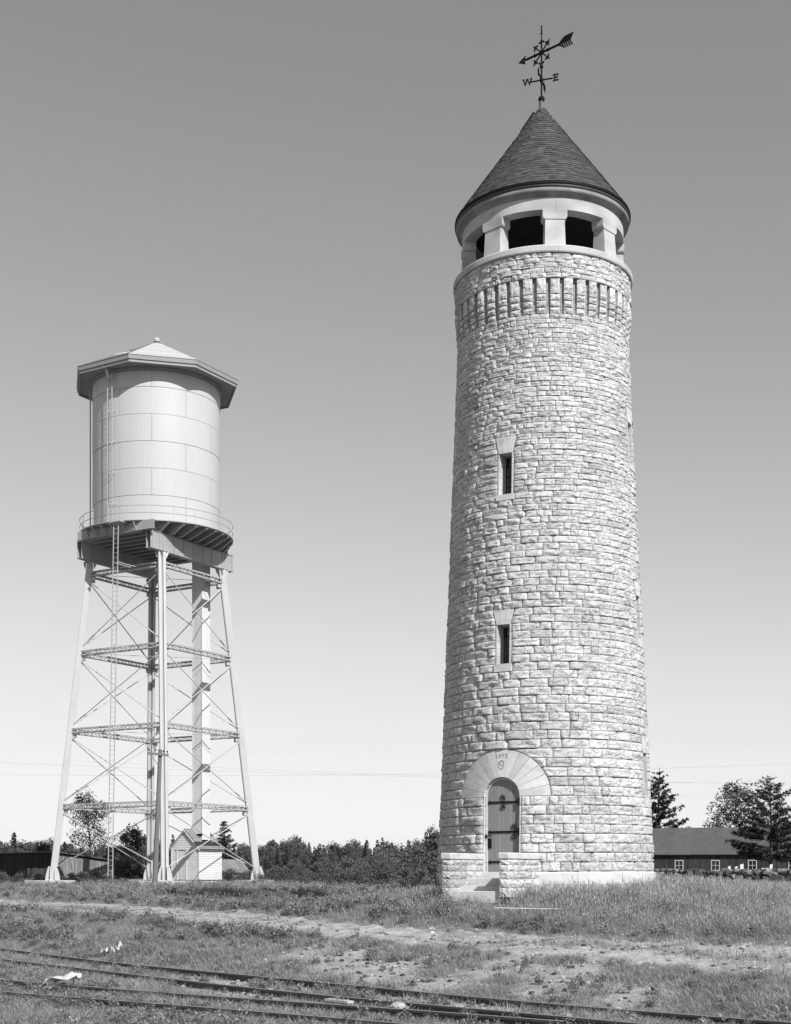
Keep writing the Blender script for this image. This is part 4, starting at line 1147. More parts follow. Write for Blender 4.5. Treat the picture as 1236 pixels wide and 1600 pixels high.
o = rest.build('boards_and_battens', M['darkboard'], wl); o['kind'] = 'stuff'
mb = MB(); c = B0 + bu * BL / 2 - bn * RUN
mb.box(c - Z3 * 0 + Z3 * (bg_ + EZ) / 2, (BL - .1, 2 * RUN - .15, EZ - bg_ - .1), (bu, bn, Z3)); mb.build('inner_wall', M['darkwood'], sb)
for wp in wpos:
    w = part('window', sb); P = lambda u, r, z: B0 + bu * (wp + u) + bn * r + Z3 * z
    mb = MB()
    for s in (-1, 1): mb.box(P(s * .355, .06, 2.52), (.085, .05, .88), (bu, bn, Z3))
    for z in (2.07, 2.97): mb.box(P(0, .064, z), (.80, .06, .09), (bu, bn, Z3))
    mb.build('frame', M['sash'], w)
    mb = MB(); mb.box(P(0, .03, 2.52), (.045, .03, .86), (bu, bn, Z3)); mb.box(P(0, .035, 2.52), (.64, .03, .045), (bu, bn, Z3)); mb.build('glazing_bar', M['sash'], w)
    mb = MB(); mb.box(P(0, .0, 2.52), (.78, .012, .9), (bu, bn, Z3)); mb.build('pane', M['glass'], w)
rr = part('roof', sb)
for s in (1, -1):
    top = B0 - bn * RUN + Z3 * RZ2; dn = bn * (s * (RUN + .35)) + Z3 * (EZ - .10 - RZ2); nn = bu.cross(dn.normalized()); nn = nn if nn.z > 0 else -nn
    n = 19
    for i in range(n):
        a, b = -.4 + (BL + .8) * i / n, -.4 + (BL + .8) * (i + 1) / n + .04; o_l = .008 * (i % 2)
        mb = MB(); p = [top + bu * a + nn * o_l, top + bu * b + nn * o_l, top + bu * b + dn + nn * o_l, top + bu * a + dn + nn * o_l]
        mb.hexa([x - nn * .06 for x in p] + p, random.uniform(.88, 1.14)); mb.build('felt_strip', M['feltroof'], rr)
mb = MB(); mb.prism([B0 + Z3 * EZ, B0 - bn * 2 * RUN + Z3 * EZ, B0 - bn * RUN + Z3 * (RZ2 - .08)], bu * .05); mb.prism([B0 + bu * BL + Z3 * EZ, B0 + bu * BL - bn * 2 * RUN + Z3 * EZ, B0 + bu * BL - bn * RUN + Z3 * (RZ2 - .08)], -bu * .05); mb.build('gable', M['darkboard'], sb)

# ------------------------------------------------------------------ dry-stone field wall with leaning slabs
fw = thing('field_wall', 'low dry-stone wall of rough dark fieldstones right of the tower', 'wall')
W0 = Vector(((985 - 618) / F * 88, 88, 0)); W1 = Vector(((1330 - 618) / F * 78, 78, 0)); wd = (W1 - W0); WLn = wd.length; wd /= WLn; wn = Vector((wd.y, -wd.x, 0))
import bmesh as _bm
def lump(c, rx, ry, rz, mb, sub=1, j=.16):
    b = _bm.new(); _bm.ops.create_icosphere(b, subdivisions=sub, radius=1); yaw = random.uniform(0, 3.14)
    rot = Matrix.Rotation(yaw, 3, 'Z') @ Matrix.Rotation(random.uniform(-.3, .3), 3, 'X')
    vs = []
    for v in b.verts:
        p = v.co.copy(); p *= 1 + random.uniform(-j, j); p = Vector((max(-.8, min(.8, p.x)), max(-.8, min(.8, p.y)), max(-.75, min(.75, p.z))))
        vs.append(c + rot @ Vector((p.x * rx, p.y * ry, p.z * rz)))
    b.verts.index_update(); fs = [tuple(v.index for v in f.verts) for f in b.faces]; b.free()
    mb.add(vs, fs, random.choice([.5, .7, .9, 1, 1.2, 1.7, 2.2]))
rest = MB(); cnt = 0; TOPW = 1.98
for row in range(6):
    u = -.5
    while u < WLn + 1:
        sz = random.uniform(.13, .42); p = W0 + wd * u; zg_ = g(p.x, p.y)
        z = zg_ + .08 + (TOPW - zg_ - .1) * row / 5.0
        c = p + wn * (.30 - .03 * row + random.uniform(-.05, .05)) + Z3 * (z + random.uniform(-.07, .07))
        if cnt < 230 and row >= 1 and u < WLn:
            mb = MB(); lump(c, sz, sz * .8, sz * random.uniform(.55, .8), mb); mb.build('fieldstone', M['field'], fw); cnt += 1
        else: lump(c, sz, sz * .8, sz * random.uniform(.55, .8), rest)
        lump(c - wn * .5, sz, sz * .8, sz * .7, rest)
        u += sz * 1.45
for row in range(5):
    u = -.5
    while u < WLn + 1:
        p = W0 + wd * u; zg_ = g(p.x, p.y); lump(p + Z3 * (zg_ + .2 + (TOPW - zg_ - .3) * row / 5) - wn * .03, .3, .3, .25, rest); u += .42
rest.build('wall_filling_stones', M['field'], fw, stuff=True)
for i, (px, w_, h_, tl, lab) in enumerate([(1139.5, .16, .30, .02, 'short pale slab upright on the field wall, leftmost of the four'), (1150, .17, .28, -.08, 'squat pale slab leaning on the field wall between two others'), (1159, .20, .42, 0.01, 'tallest pale upright slab on the field wall'), (1204, .16, .40, -.10, 'narrow pale slab standing on the field wall below the pine')]):
    tt = (px - 985) / (1330 - 985); Yq = 88 - 10 * tt; p = Vector(((px - 618) / F * Yq, Yq, TOPW - .02))
    mb = MB(); zx = Vector((math.cos(tl), 0, math.sin(tl))).normalized(); zz_ = Vector((-math.sin(tl), 0, math.cos(tl)))
    q = [p + zx * a + Vector((0, b, 0)) + zz_ * (c_ * h_ / .3 * .3) for c_ in (0, 1) for a, b in ((-w_ * .5, -.05), (w_ * .5, -.05), (w_ * .45, .05), (-w_ * .5, .05))]
    q[5] = q[5] + Vector((0, 0, .05)); mb.hexa(q); o = mb.build('stone_slab', M['white'], None); tag(o, lab, 'slab', 'pale slabs on the field wall')
mb = MB(); tt = .60; Yq = 82.2; c = Vector(((1193 - 618) / F * Yq, Yq, TOPW + .05)); lump(c, .36, .2, .2, mb); lump(c + Vector((.30, 0, -.03)), .2, .2, .16, mb); mb.t = [4] * len(mb.t)
o = mb.build('pale_boulder', M['field'], None); tag(o, 'pale broken boulder lying on top of the field wall', 'boulder')

# ------------------------------------------------------------------ telegraph pole and wires
TPY = 79.0; tb = Vector(((241.5 - 618) / F * TPY, TPY, 0)); tb.z = g(tb.x, tb.y) - .2
tt_ = Vector(((250.5 - 618) / F * TPY, TPY, EYE + (HOR - 1171) / F * TPY))
tpole = thing('telegraph_pole', 'leaning brown timber pole with crossarm in front of the tank leg', 'pole', tb)
mb = MB(); mb.tube((0, 0, 0), tt_ - tb, .165, 12, .11); mb.build('shaft', M['pole'], tpole)
axd = (tt_ - tb).normalized(); ca = (tt_ - tb) - axd * .30; cd = Vector((1, .35, -.08)).normalized()
mb = MB(); mb.beam(ca - cd * .68 + Vector((0, -.17, 0)), ca + cd * .52 + Vector((0, -.17, 0)), .10, .13); mb.build('crossarm', M['pole'], tpole)
for s in (-.60, -.25, .22, .44):
    mb = MB(); c = ca + cd * s + Vector((0, -.17, .06)); mb.tube(c, c + Vector((0, 0, .10)), .016, 6); mb.ball(c + Vector((0, 0, .14)), .05, 8, 6, 1.2); mb.build('insulator', M['glass'], tpole)
mb = MB(); mb.beam(ca - cd * .5 + Vector((0, -.17, -.05)), (tt_ - tb) - axd * 1.0 + Vector((0, -.12, 0)), .03, .03); mb.build('brace', M['pole'], tpole)
for (a, b, sag, lab) in (((-40, 1212, 110), (1300, 1193, 110), 1.2, 'upper thin wire crossing the sky behind both towers'),
                         ((380, 1202, 120), (1300, 1227, 120), .5, 'thin wire passing low behind the stone tower and the stable roof'),
                         ((-40, 1190, 130), (760, 1217, 105), .3, 'thin wire sloping down behind the tank tower toward the stone tower')):
    p = [Vector(((a[0] - 618) / F * a[2] * 1.0, a[2], EYE + (HOR - a[1]) / F * a[2])), Vector(((b[0] - 618) / F * b[2], b[2], EYE + (HOR - b[1]) / F * b[2]))]
    d = p[1] - p[0]; p[0] = p[0] - d * .3; p[1] = p[1] + d * .3
    mb = MB(); mb.path([p[0].lerp(p[1], t) - Z3 * (sag * 4 * t * (1 - t) - sag * .7) for t in np.linspace(0, 1, 30)], .0055, 4)
    o = mb.build('overhead_wire', M['wire'], None); tag(o, lab, 'wire', 'overhead wires')

# ------------------------------------------------------------------ railway in the foreground
def on_rail(px, py, z=.06):
    Y = (EYE - z) * F / (py - HOR); return Vector(((px - 618) / F * Y, Y, 0))
tr1 = thing('railway_track', 'overgrown railway track nearer the towers, crossing the whole foreground', 'railway track')
tr2 = thing('railway_siding', 'half-buried siding of two rails merging with the main track in the foreground', 'railway track')
BOW = .57; LA = 22.2
def bow(u):
    return np.maximum(BOW * (1 - ((np.asarray(u) - LA / 2) / (LA / 2)) ** 2), -2.5)
def rail(p0, p1, parent, wob=.02, curve=None):
    d = (p1 - p0); L = d.length; d /= L; n = Vector((-d.y, d.x, 0)); rp = part('rail', parent); N = int(L / 1.0)
    prof = [(-.065, 0), (.065, 0), (.065, .012), (.012, .025), (.012, .095), (.034, .105), (.034, .135), (-.034, .135), (-.034, .105), (-.012, .095), (-.012, .025), (-.065, .012)]
    vs = []; m = len(prof); ph = random.uniform(0, 6)
    for i in range(N + 1):
        u = L * i / N; o = wob * math.sin(u * .35 + ph)
        if curve: o += float(curve(u))
        for x, z in prof: vs.append(p0 + d * u + n * (x + o) + Z3 * (z - .075 + .010 * math.sin(u * .5 + ph)))
    fs = [(i * m + k, (i + 1) * m + k, (i + 1) * m + (k + 1) % m, i * m + (k + 1) % m) for i in range(N) for k in range(m)]
    mb = MB(); mb.add(vs, fs); mb.build('web', M['rail'], rp)
    mb = MB(); pts = []
    vs = []
    for i in range(N + 1):
        u = L * i / N; o = wob * math.sin(u * .35 + ph)
        if curve: o += float(curve(u))
        for x, z in ((-.030, .136), (.030, .136), (.026, .1395), (-.026, .1395)): vs.append(p0 + d * u + n * (x + o) + Z3 * (z - .075 + .010 * math.sin(u * .5 + ph)))
    mb.add(vs, [(i * 4 + k, (i + 1) * 4 + k, (i + 1) * 4 + (k + 1) % 4, i * 4 + (k + 1) % 4) for i in range(N) for k in range(4)]); mb.build('head', M['railtop'], rp)
    mb = MB()
    for s in (-1, 1):
        for q in range(1, int(L / 9)): mb.box(p0 + d * (9 * q) + n * (s * .02 + (float(curve(9 * q)) if curve else 0)) + Z3 * .0, (.6, .02, .07), (d, n, Z3))
    mb.build('fishplate', M['rail'], rp)
tA = (on_rail(0, 1482), on_rail(1236, 1598)); dA = (tA[1] - tA[0]).normalized(); nA = Vector((dA.y, -dA.x, 0))
mid = tA[0]
UA = 12.0; A0 = mid - dA * UA; A1 = mid + dA * (LA + 3)
SA = 1 if nA.y < 0 else -1
crv = lambda u: -SA * 0 + (bow(u - UA) if nA.y > 0 else bow(u - UA)) * (1 if Vector((-dA.y, dA.x, 0)).y < 0 else -1)
off = 1.44 if nA.y < 0 else -1.44
rail(A0, A1, tr1, .01, crv); rail(A0 + nA * off, A1 + nA * off, tr1, .01, crv)
c0, c1 = on_rail(0, 1531), on_rail(820, 1592); dC = (c1 - c0).normalized(); nC = Vector((dC.y, -dC.x, 0)); offc = 1.40 if nC.y < 0 else -1.40
rail(c0 - dC * 16, c1 + dC * .6, tr2); rail(c0 - dC * 16 + nC * offc, c1 + dC * 3 + nC * offc, tr2)
def sleepers(o, d, n, off, u0, u1, parent, miss, curve=None):
    u = u0
    while u < u1:
        c = o + d * u + n * off / 2 + (Vector((-d.y, d.x, 0)) * float(curve(u + UA)) if curve else Vector((0, 0, 0)))
        if random.random() > miss:
            mb = MB(); j = random.uniform(-.05, .05)
            mb.box(c + Z3 * (-.145 + random.uniform(-.03, .02)), (.22, 2.45, .15), (Vector((d.x * math.cos(j) - d.y * math.sin(j), d.x * math.sin(j) + d.y * math.cos(j), 0)), Vector((n.x * math.cos(j) - n.y * math.sin(j), n.x * math.sin(j) + n.y * math.cos(j), 0)), Z3), random.uniform(.7, 1.5)); mb.build('sleeper', M['sleeper'], parent)
        u += .62
sleepers(mid, dA, nA, off, -10, LA + 2, tr1, .1, crv)
sleepers(c0, dC, nC, offc, -12, (c1 - c0).length - 3.2, tr2, .1)
pl = on_rail(530, 1567, 0)
mb = MB(); mb.box(Vector((pl.x, pl.y, .03)), (.55, .12, .035), (dA, nA, Z3)); o = mb.build('loose_plank', M['paper'], None); tag(o, 'pale loose plank lying between the merging rails', 'plank')
mb = MB(); p = on_rail(622, 1574, .03); lump(Vector((p.x, p.y, .02)), .17, .12, .10, mb, 2, .08); mb.t = [2.6] * len(mb.t); o = mb.build('pale_rock', M['field'], None); tag(o, 'smooth pale rock beside the rail where the two tracks meet', 'rock')

# crumpled paper and litter
def crumple(px, py, w, d, hgt, label, n=9, seed=1, lift=.12, m='paper'):
    rr = random.Random(seed); x, y = on_ground(px, py); mb = MB(); z0 = g(x, y) + lift; vs = []
    for i in range(n + 1):
        for j in range(n + 1):
            u, v = i / n - .5, j / n - .5
            vs.append((x + u * w + rr.uniform(-.03, .03) * w, y + v * d + rr.uniform(-.03, .03) * w, z0 + hgt * (.5 + .5 * math.sin(u * 7 + seed) * math.cos(v * 4 + seed)) + u * hgt * .6 + rr.uniform(-.22, .22) * hgt))
    mb.add(vs, [(i * (n + 1) + j, (i + 1) * (n + 1) + j, (i + 1) * (n + 1) + j + 1, i * (n + 1) + j + 1) for i in range(n) for j in range(n)])
    o = mb.build('crumpled_paper', M[m], None); sf = o.modifiers.new('sheet', 'SOLIDIFY'); sf.thickness = .006
    return tag(o, label, 'paper')
crumple(98, 1549, .56, .42, .13, 'large crumpled sheet of pale paper lying on the nearer rail at left', 4, 3, .16)
crumple(163, 1495, .16, .12, .10, 'small crumpled paper beside the farther rail, left of a bigger scrap', 5, 5, .10)
crumple(182, 1493, .24, .2, .20, 'torn upright paper scrap beside the farther rail at left', 6, 9, .08)
x, y = on_ground(825, 1437); mb = MB(); mb.tube((x - .80, y, g(x, y) + .28), (x + .82, y, g(x, y) + .25), .009, 6); o = mb.build('pale_stick', M['white'], None); tag(o, 'thin pale stick lying level in the tall grass before the tower', 'stick')
for px, py, lab in ((1176, 1448, 'small white stone in tall grass at right, left of its twin'), (1214, 1447, 'small white stone in tall grass near the right edge'), (675, 1459, 'small white chip lying on the dirt track')):
    x, y = on_ground(px, py); mb = MB(); lump(Vector((x, y, g(x, y) + .03)), .07, .045, .035, mb); mb.t = [6] * len(mb.t); o = mb.build('white_stone', M['field'], None); tag(o, lab, 'stone')
# ------------------------------------------------------------------ vegetation
for k in ('leaf', 'scrub', 'needle', 'grass', 'tall', 'weed'):
    nt_ = M[k].node_tree; ge = nt_.nodes.new('ShaderNodeNewGeometry')
    for n in nt_.nodes:
        if n.type == 'TEX_NOISE':
            for l in list(n.inputs[0].links): nt_.links.remove(l)
            nt_.links.new(ge.outputs['Position'], n.inputs[0])
def leaf_quads(C, size, rng, flat=.5, aspect=.6):
    n = len(C); sz = size * rng.uniform(.7, 1.3, n)[:, None]
    nn = rng.normal(size=(n, 3)); nn[:, 2] += flat * 2; nn /= np.linalg.norm(nn, axis=1)[:, None]
    a = np.cross(nn, rng.normal(size=(n, 3))); a /= np.linalg.norm(a, axis=1)[:, None]; b = np.cross(nn, a)
    q = np.stack([C - a * sz * .5, C + b * sz * aspect * .5, C + a * sz * .5, C - b * sz * aspect * .5], 1)
    return q.reshape(-1, 3), np.arange(4 * n).reshape(n, 4)
def crown_broad(H, Wd, leaf, n, seed, low=.08, clumps=38, open_=.0):
    rng = np.random.default_rng(seed); P = []; br = []
    for c in range(clumps):
        t = low + (.93 - low) * rng.beta(1.15, 1.25); prof = (math.sin(math.pi * min(1, (t * .82 + .18))) ** .7) * (1 if t < .75 else (1.02 - t) / .27 * .8 + .2)
        a = rng.uniform(0, 6.283); r = Wd / 2 * prof * math.sqrt(rng.uniform(.1, 1)); c0 = np.array([r * math.cos(a), r * math.sin(a), H * t]); br.append(c0)
        cr = (Wd * .17 + .12) * rng.uniform(.6, 1.25); m = int(n / clumps * rng.uniform(.5, 1.5))
        d = rng.normal(size=(m, 3)); d /= np.linalg.norm(d, axis=1)[:, None]
        rad = cr * rng.uniform(.25, 1.05, m)[:, None] ** .6
        P.append(c0 + d * rad * np.array([1, 1, .8]))
    return np.concatenate(P), br
def tree_proto(name, kind, H, Wd, leaf, n, seed, m, low=.08, clumps=38, trunk_r=.08, bend=.3, pw=1.0, step=(.035, .06)):
    """returns (crown mesh object, trunk mesh object) without links to things"""
    rng = np.random.default_rng(seed); rr = random.Random(seed); mb = MB()
    if kind == 'broad':
        P, br = crown_broad(H, Wd, leaf, n, seed, low, clumps)
        v, f = leaf_quads(P, leaf, rng, .3)
        pts = [Vector((bend * .12 * math.sin(i * 1.3 + seed), bend * .12 * math.cos(i * 1.7 + seed), H * .92 * i / 6)) for i in range(7)]
        mb.path(pts, [trunk_r * (1.1 - .95 * i / 6) for i in range(7)], 6)
        for c0 in br:
            e = Vector(c0); z = max(e.z * .55, e.z - e.xy.length * 1.1); i = min(5, int(z / (H * .92) * 6)); s = pts[i].lerp(pts[i + 1], .5)
            mb.path([s, s.lerp(e, .5) + Vector((0, 0, .08 * H * .2)), e], [trunk_r * .35, trunk_r * .22, trunk_r * .08], 4)
    else:
        pts = [Vector((.05 * math.sin(i + seed), .05 * math.cos(i * 1.4), H * i / 6)) for i in range(7)]
        mb.path(pts, [trunk_r * (1.05 - i / 6 * .95) for i in range(7)], 7)
        Q = []; D = []; SZ = []
        z = H * low
        while z < H * .985:
            t = (z - H * low) / (H * (1 - low)); Lm = Wd / 2 * (1 - t) ** pw * (1 if t > .12 else .7 + 2.5 * t) + .04 * Wd / 4
            k = rr.choice([4, 5, 5, 6]); ph = rr.uniform(0, 6.28)
            for q in range(k):
                a = ph + q * 6.283 / k + rr.uniform(-.35, .35); L = Lm * rr.uniform(.55, 1.2)
                up = rr.uniform(-.08, .3) + .6 * t; s = Vector((0, 0, z + rr.uniform(-.1, .1))); d = Vector((math.cos(a), math.sin(a), 0))
                bp = [s, s + d * L * .5 + Vector((0, 0, L * .5 * (up - .12))), s + d * L + Vector((0, 0, L * up))]
                mb.path(bp, [trunk_r * .28 * (1 - .6 * t), trunk_r * .18, trunk_r * .05], 4)
                m_ = max(3, int(L / .17))
                for j in range(m_):
                    u = .28 + .72 * (j + rr.random()) / m_; p = bp[0].lerp(bp[1], min(1, u * 2)) if u < .5 else bp[1].lerp(bp[2], u * 2 - 1)
                    sp = .03 + .17 * (1 - abs(u - .6)) * min(1, L / 1.2)
                    for _ in range(2): Q.append(np.array(p) + rng.normal(size=3) * sp * np.array([1, 1, .3])); D.append((d.x, d.y, .25 + .6 * t)); SZ.append(.35 + .75 * (1 - t) ** .7)
            z += H * rr.uniform(*step)
        Q = np.array(Q); D = np.array(D); per = max(4, int(n / len(Q)))
        C = np.repeat(Q, per, 0); dd = np.repeat(D, per, 0) + rng.normal(size=(len(C), 3)) * .75; dd /= np.linalg.norm(dd, axis=1)[:, None]
        sz = leaf * (rng.uniform(.7, 1.3, len(C)) * np.repeat(np.array(SZ), per))[:, None]; w = np.cross(dd, rng.normal(size=C.shape)); w /= np.linalg.norm(w, axis=1)[:, None]
        v = np.stack([C - w * sz * .05, C + w * sz * .05, C + dd * sz + w * sz * .12, C + dd * sz - w * sz * .12], 1).reshape(-1, 3); f = np.arange(4 * len(C)).reshape(-1, 4)
    crown = mesh_np('crown', v, f, m); COL.objects.unlink(crown)
    tr = mb.build('trunk', M['bark'], None, smooth=True, fix=False); COL.objects.unlink(tr)
    return crown, tr, H, Wd
def plant(proto, name, px, Y, ytop, label, cat, group=None, wide=1.0, z=None, hgt=None, rz=None):
    x = (px - 618) / F * Y; z0 = g(x, Y) if z is None else z
    h = hgt if hgt else EYE + (HOR - ytop) / F * Y - z0
    t = thing(name, label, cat, (x, Y, z0 - .05), random.uniform(0, 6.28) if rz is None else rz, group)
    s = h / proto[2]; t.scale = (s * wide, s * wide, s)
    for o in proto[:2]:
        c = o.copy(); COL.objects.link(c); c.parent = t
    return t
PB = [tree_proto('b', 'broad', 5.0, w, .21, 5400, 20 + i, M['leaf'], low=.05, clumps=c) for i, (w, c) in enumerate(((3.2, 56), (2.4, 46), (3.9, 70)))]
PS_ = [tree_proto('s', 'broad', 2.4, w, .13, 3200, 40 + i, M['scrub'], low=.04, clumps=c, trunk_r=.03) for i, (w, c) in enumerate(((2.4, 40), (3.0, 46), (1.8, 34)))]
PC = [tree_proto('c', 'pine', 6.0, w, .24, 6000, 60 + i, M['needle'], low=.12, trunk_r=.09, pw=1.05) for i, w in enumerate((2.6, 2.1))]
PP = [tree_proto('p', 'pine', 11.0, w, .27, 32000, 70 + i, M['needle'], low=lo, trunk_r=.17, pw=q, step=(.03, .055)) for i, (w, lo, q) in enumerate(((6.6, .1, .95), (8.6, .22, .7)))]
PO = [tree_proto('o', 'broad', 9.0, w, .19, n, 80 + i, M['leafdark'], low=.36, clumps=c, trunk_r=.13, bend=1.5) for i, (w, n, c) in enumerate(((5.6, 4300, 30), (5.8, 5200, 34)))]
PW = tree_proto('w', 'broad', 1.0, 1.0, .055, 1500, 91, M['weed'], low=.08, clumps=26, trunk_r=.012)
# single trees
plant(PO[0], 'broadleaf_tree', 138, 118, 1234, 'tall open young tree with gappy crown behind the left tank legs', 'tree', rz=1.0, wide=.95)
plant(PO[1], 'broadleaf_tree', 1150, 142, 1212, 'airy broadleaf tree rising behind the stable roof beside the pine', 'tree', rz=2.0)
plant(PP[0], 'pine_tree', 1030, 138, 1198, 'dark pine behind the stable next to the stone tower edge', 'tree', rz=.6, wide=1.1)
plant(PP[1], 'pine_tree', 1204, 104, 1214, 'broad dark pine standing in front of the stable roof at right', 'tree', rz=2.6, wide=1.25)
plant(PC[0], 'pine_tree', 350, 122, 1281, 'lopsided small pine sticking up behind the white pump hut roof', 'tree', rz=.3, wide=1.7)
plant(PB[0], 'broadleaf_tree', 205, 106, 1288, 'rounded bushy tree just right of the tower ladder foot', 'tree', wide=1.0)
plant(PB[2], 'broadleaf_tree', 228, 109, 1308, 'lower bushy tree between the ladder and the telegraph pole', 'tree', wide=.8)
plant(PB[1], 'broadleaf_tree', 178, 112, 1318, 'dark bushy tree behind the right end of the board shed', 'tree', wide=1.2)
plant(PB[0], 'broadleaf_tree', 678, 58, 1290, 'bushy young tree hard against the left side of the stone tower', 'tree', wide=.75, rz=1.2)
plant(PC[1], 'pine_tree', 22, 150, 1299, 'small pine above the board shed at the far left edge', 'tree', wide=1.2)
plant(PO[1], 'broadleaf_tree', 1300, 135, 1235, 'broadleaf tree beyond the pine at the right edge', 'tree', wide=.9)
# woodland edge: young trees one behind the other
TOPX = [-200, 0, 40, 90, 120, 160, 200, 250, 300, 400, 430, 450, 480, 520, 545, 570, 600, 640, 665, 690, 760, 1000, 1500]
TOPV = [1305, 1310, 1312, 1318, 1318, 1322, 1318, 1312, 1318, 1322, 1314, 1310, 1321, 1316, 1323, 1324, 1322, 1318, 1312, 1310, 1316, 1310, 1300]
n_w = 0
for Y, st_, dy in ((128, 14, 13), (146, 12, 4), (168, 11, -2)):
    q = -230 + st_ * random.random()
    while q < 1450:
        if (700 < q < 1000 or q > 1240) and Y < 160: q += st_ * 2.5; continue
        if 1000 < q < 1240: q += st_; continue
        yt = np.interp(q, TOPX, TOPV) + dy + random.gauss(2, 6)
        plant(random.choice(PB + PC), 'woodland_tree', q, Y + random.uniform(-6, 6), yt, 'young tree massed in the dense dark woodland edge behind the towers', 'tree', 'young trees of the woodland edge', wide=random.uniform(.7, 1.05)); n_w += 1
        q += st_ * random.uniform(.7, 1.3) * (1.6 if q > 700 else 1)
for px, yt in ((573, 1311), (590, 1311), (612, 1315), (640, 1313), (666, 1309), (556, 1322), (500, 1317), (418, 1316), (433, 1317), (70, 1316), (110, 1322), (-60, 1300), (1330, 1290), (1400, 1285)):
    plant(random.choice(PC), 'woodland_pine', px, 176 + random.uniform(-3, 3), yt, 'slim pine tip standing out above the woodland edge', 'tree', 'pines rising out of the woodland', wide=random.uniform(.9, 1.3))
# scrub in front of the wood
for px, Y, yt in ((445, 84, 1352), (470, 80, 1348), (496, 84, 1344), (520, 76, 1346), (545, 74, 1338), (562, 70, 1344), (585, 72, 1332), (604, 66, 1340), (622, 68, 1326), (640, 62, 1330), (656, 64, 1318), (668, 58, 1334), (684, 56, 1326), (634, 54, 1350), (660, 52, 1352), (430, 92, 1350), (505, 96, 1338), (540, 98, 1334), (460, 98, 1340), (590, 90, 1330), (630, 86, 1322), (418, 96, 1356)):
    plant(random.choice(PS_), 'scrub_bush', px, Y, yt, 'leafy scrub bush in the thicket between the tank and the stone tower', 'bush', 'scrub bushes between the two towers', wide=random.uniform(.85, 1.2))
for px, Y, hh in ((112, 92, .9), (130, 93, 1.0), (150, 95, .9), (165, 97, 1.1), (30, 92, .9), (60, 93, .8), (95, 93, .7), (5, 91, 1.0)):
    plant(random.choice(PS_), 'low_bush', px, Y, 0, 'low dark bush growing along the foot of the long board shed', 'bush', 'low bushes along the board shed', hgt=hh, wide=1.4)
for px, Y, hh in ((380, 92, .9), (360, 96, 1.2), (392, 99, 1.1), (408, 90, .8), (350, 101, 1.0)):
    plant(random.choice(PS_), 'low_bush', px, Y, 0, 'low bush growing near the right-hand tank leg and small grey shed', 'bush', 'low bushes by the right tank leg', hgt=hh, wide=1.3)
for px, Y, hh, lab in ((706, 33.6, .75, 'leafy weed bush at the foot of the left cheek wall'), (722, 33.0, .55, 'smaller leafy weed before the stone steps'), (693, 34.0, .8, 'leafy weed bush just outside the left cheek wall')):
    plant(PW, 'weed_bush', px, Y, 0, lab, 'bush', hgt=hh * .8, wide=1.1)
for px, Y, hh, lab in ((1213, 72, .7, 'dark bush before the field wall below the broad pine'), (1240, 70, .8, 'dark bush before the field wall cut by the right edge')):
    plant(PS_[1], 'low_bush', px, Y, 0, lab, 'bush', hgt=hh, wide=1.3)

for i in range(34):
    q = 395 + i * 8.6 + random.uniform(-6, 6)
    plant(PW, 'weed_clump', q, 43.5 + random.uniform(-2.5, 4) - (q - 540) * .02, 0, 'clump of leafy weeds in the rough grass left of the stone tower', 'weeds', 'weed clumps left of the stone tower', hgt=random.uniform(.3, .62), wide=random.uniform(1.0, 1.6))
# ---------------------------------------------------------------- grass and weeds: instanced tufts
def tuft(name, nb, h, w, spread, lean, m, seed, head=False):
    rr = random.Random(seed); mb = MB()
    for i in range(nb):
        a = rr.uniform(0, 6.283); r = spread * math.sqrt(rr.random()); b = Vector((r * math.cos(a), r * math.sin(a), -.02)); a2 = a + rr.gauss(0, .9)
        d = Vector((math.cos(a2), math.sin(a2), 0)); hh = h * rr.uniform(.45, 1.15); ln = lean * hh * rr.uniform(.3, 1.4); ww = w * rr.uniform(.7, 1.3)
        s = Vector((-d.y, d.x, 0)) * ww
        s = Matrix.Rotation(rr.uniform(0, 3.14), 3, 'Z') @ s
        p1 = b + Vector((0, 0, hh * .6)) + d * ln * .35; p2 = b + Vector((0, 0, hh)) + d * ln
        mb.add([b - s * .5, b + s * .5, p1 + s * .4, p1 - s * .4, p2], [(0, 1, 2, 3), (3, 2, 4)], rr.uniform(.75, 1.25))
        if head and rr.random() < .6:
            t = s * 1.1; q = p2 - (p2 - p1) * .35
            mb.add([q, p2 * .5 + q * .5 + t, p2 + Vector((0, 0, .04)), p2 * .5 + q * .5 - t], [(0, 1, 2, 3)], 1.5)
    o = mb.build(name, m, None, fix=False); COL.objects.unlink(o); return o
def weed(name, h, m, seed, n=6):
    rr = random.Random(seed); mb = MB()
    for i in range(n):
        a = rr.uniform(0, 6.283); d = Vector((math.cos(a), math.sin(a), 0)); hh = h * rr.uniform(.6, 1.1); b = Vector((rr.gauss(0, .05), rr.gauss(0, .05), -.02)); e = b + Vector((0, 0, hh)) + d * hh * rr.uniform(.05, .4)
        mb.path([b, e], [.006, .003], 3, .8, False)
        for k in range(9):
            t = (k + 1.5) / 10.5; p = b.lerp(e, t); a = k * 2.4 + rr.random(); dd = Vector((math.cos(a), math.sin(a), rr.uniform(-.1, .7))).normalized(); L = (.05 + .07 * (1 - t)) * rr.uniform(.8, 1.3); s = dd.cross(Z3).normalized() * L * .22
            mb.add([p, p + dd * L * .5 + s, p + dd * L, p + dd * L * .5 - s], [(0, 1, 2, 3)], rr.uniform(.8, 1.3))
    o = mb.build(name, m, None, fix=False); COL.objects.unlink(o); return o
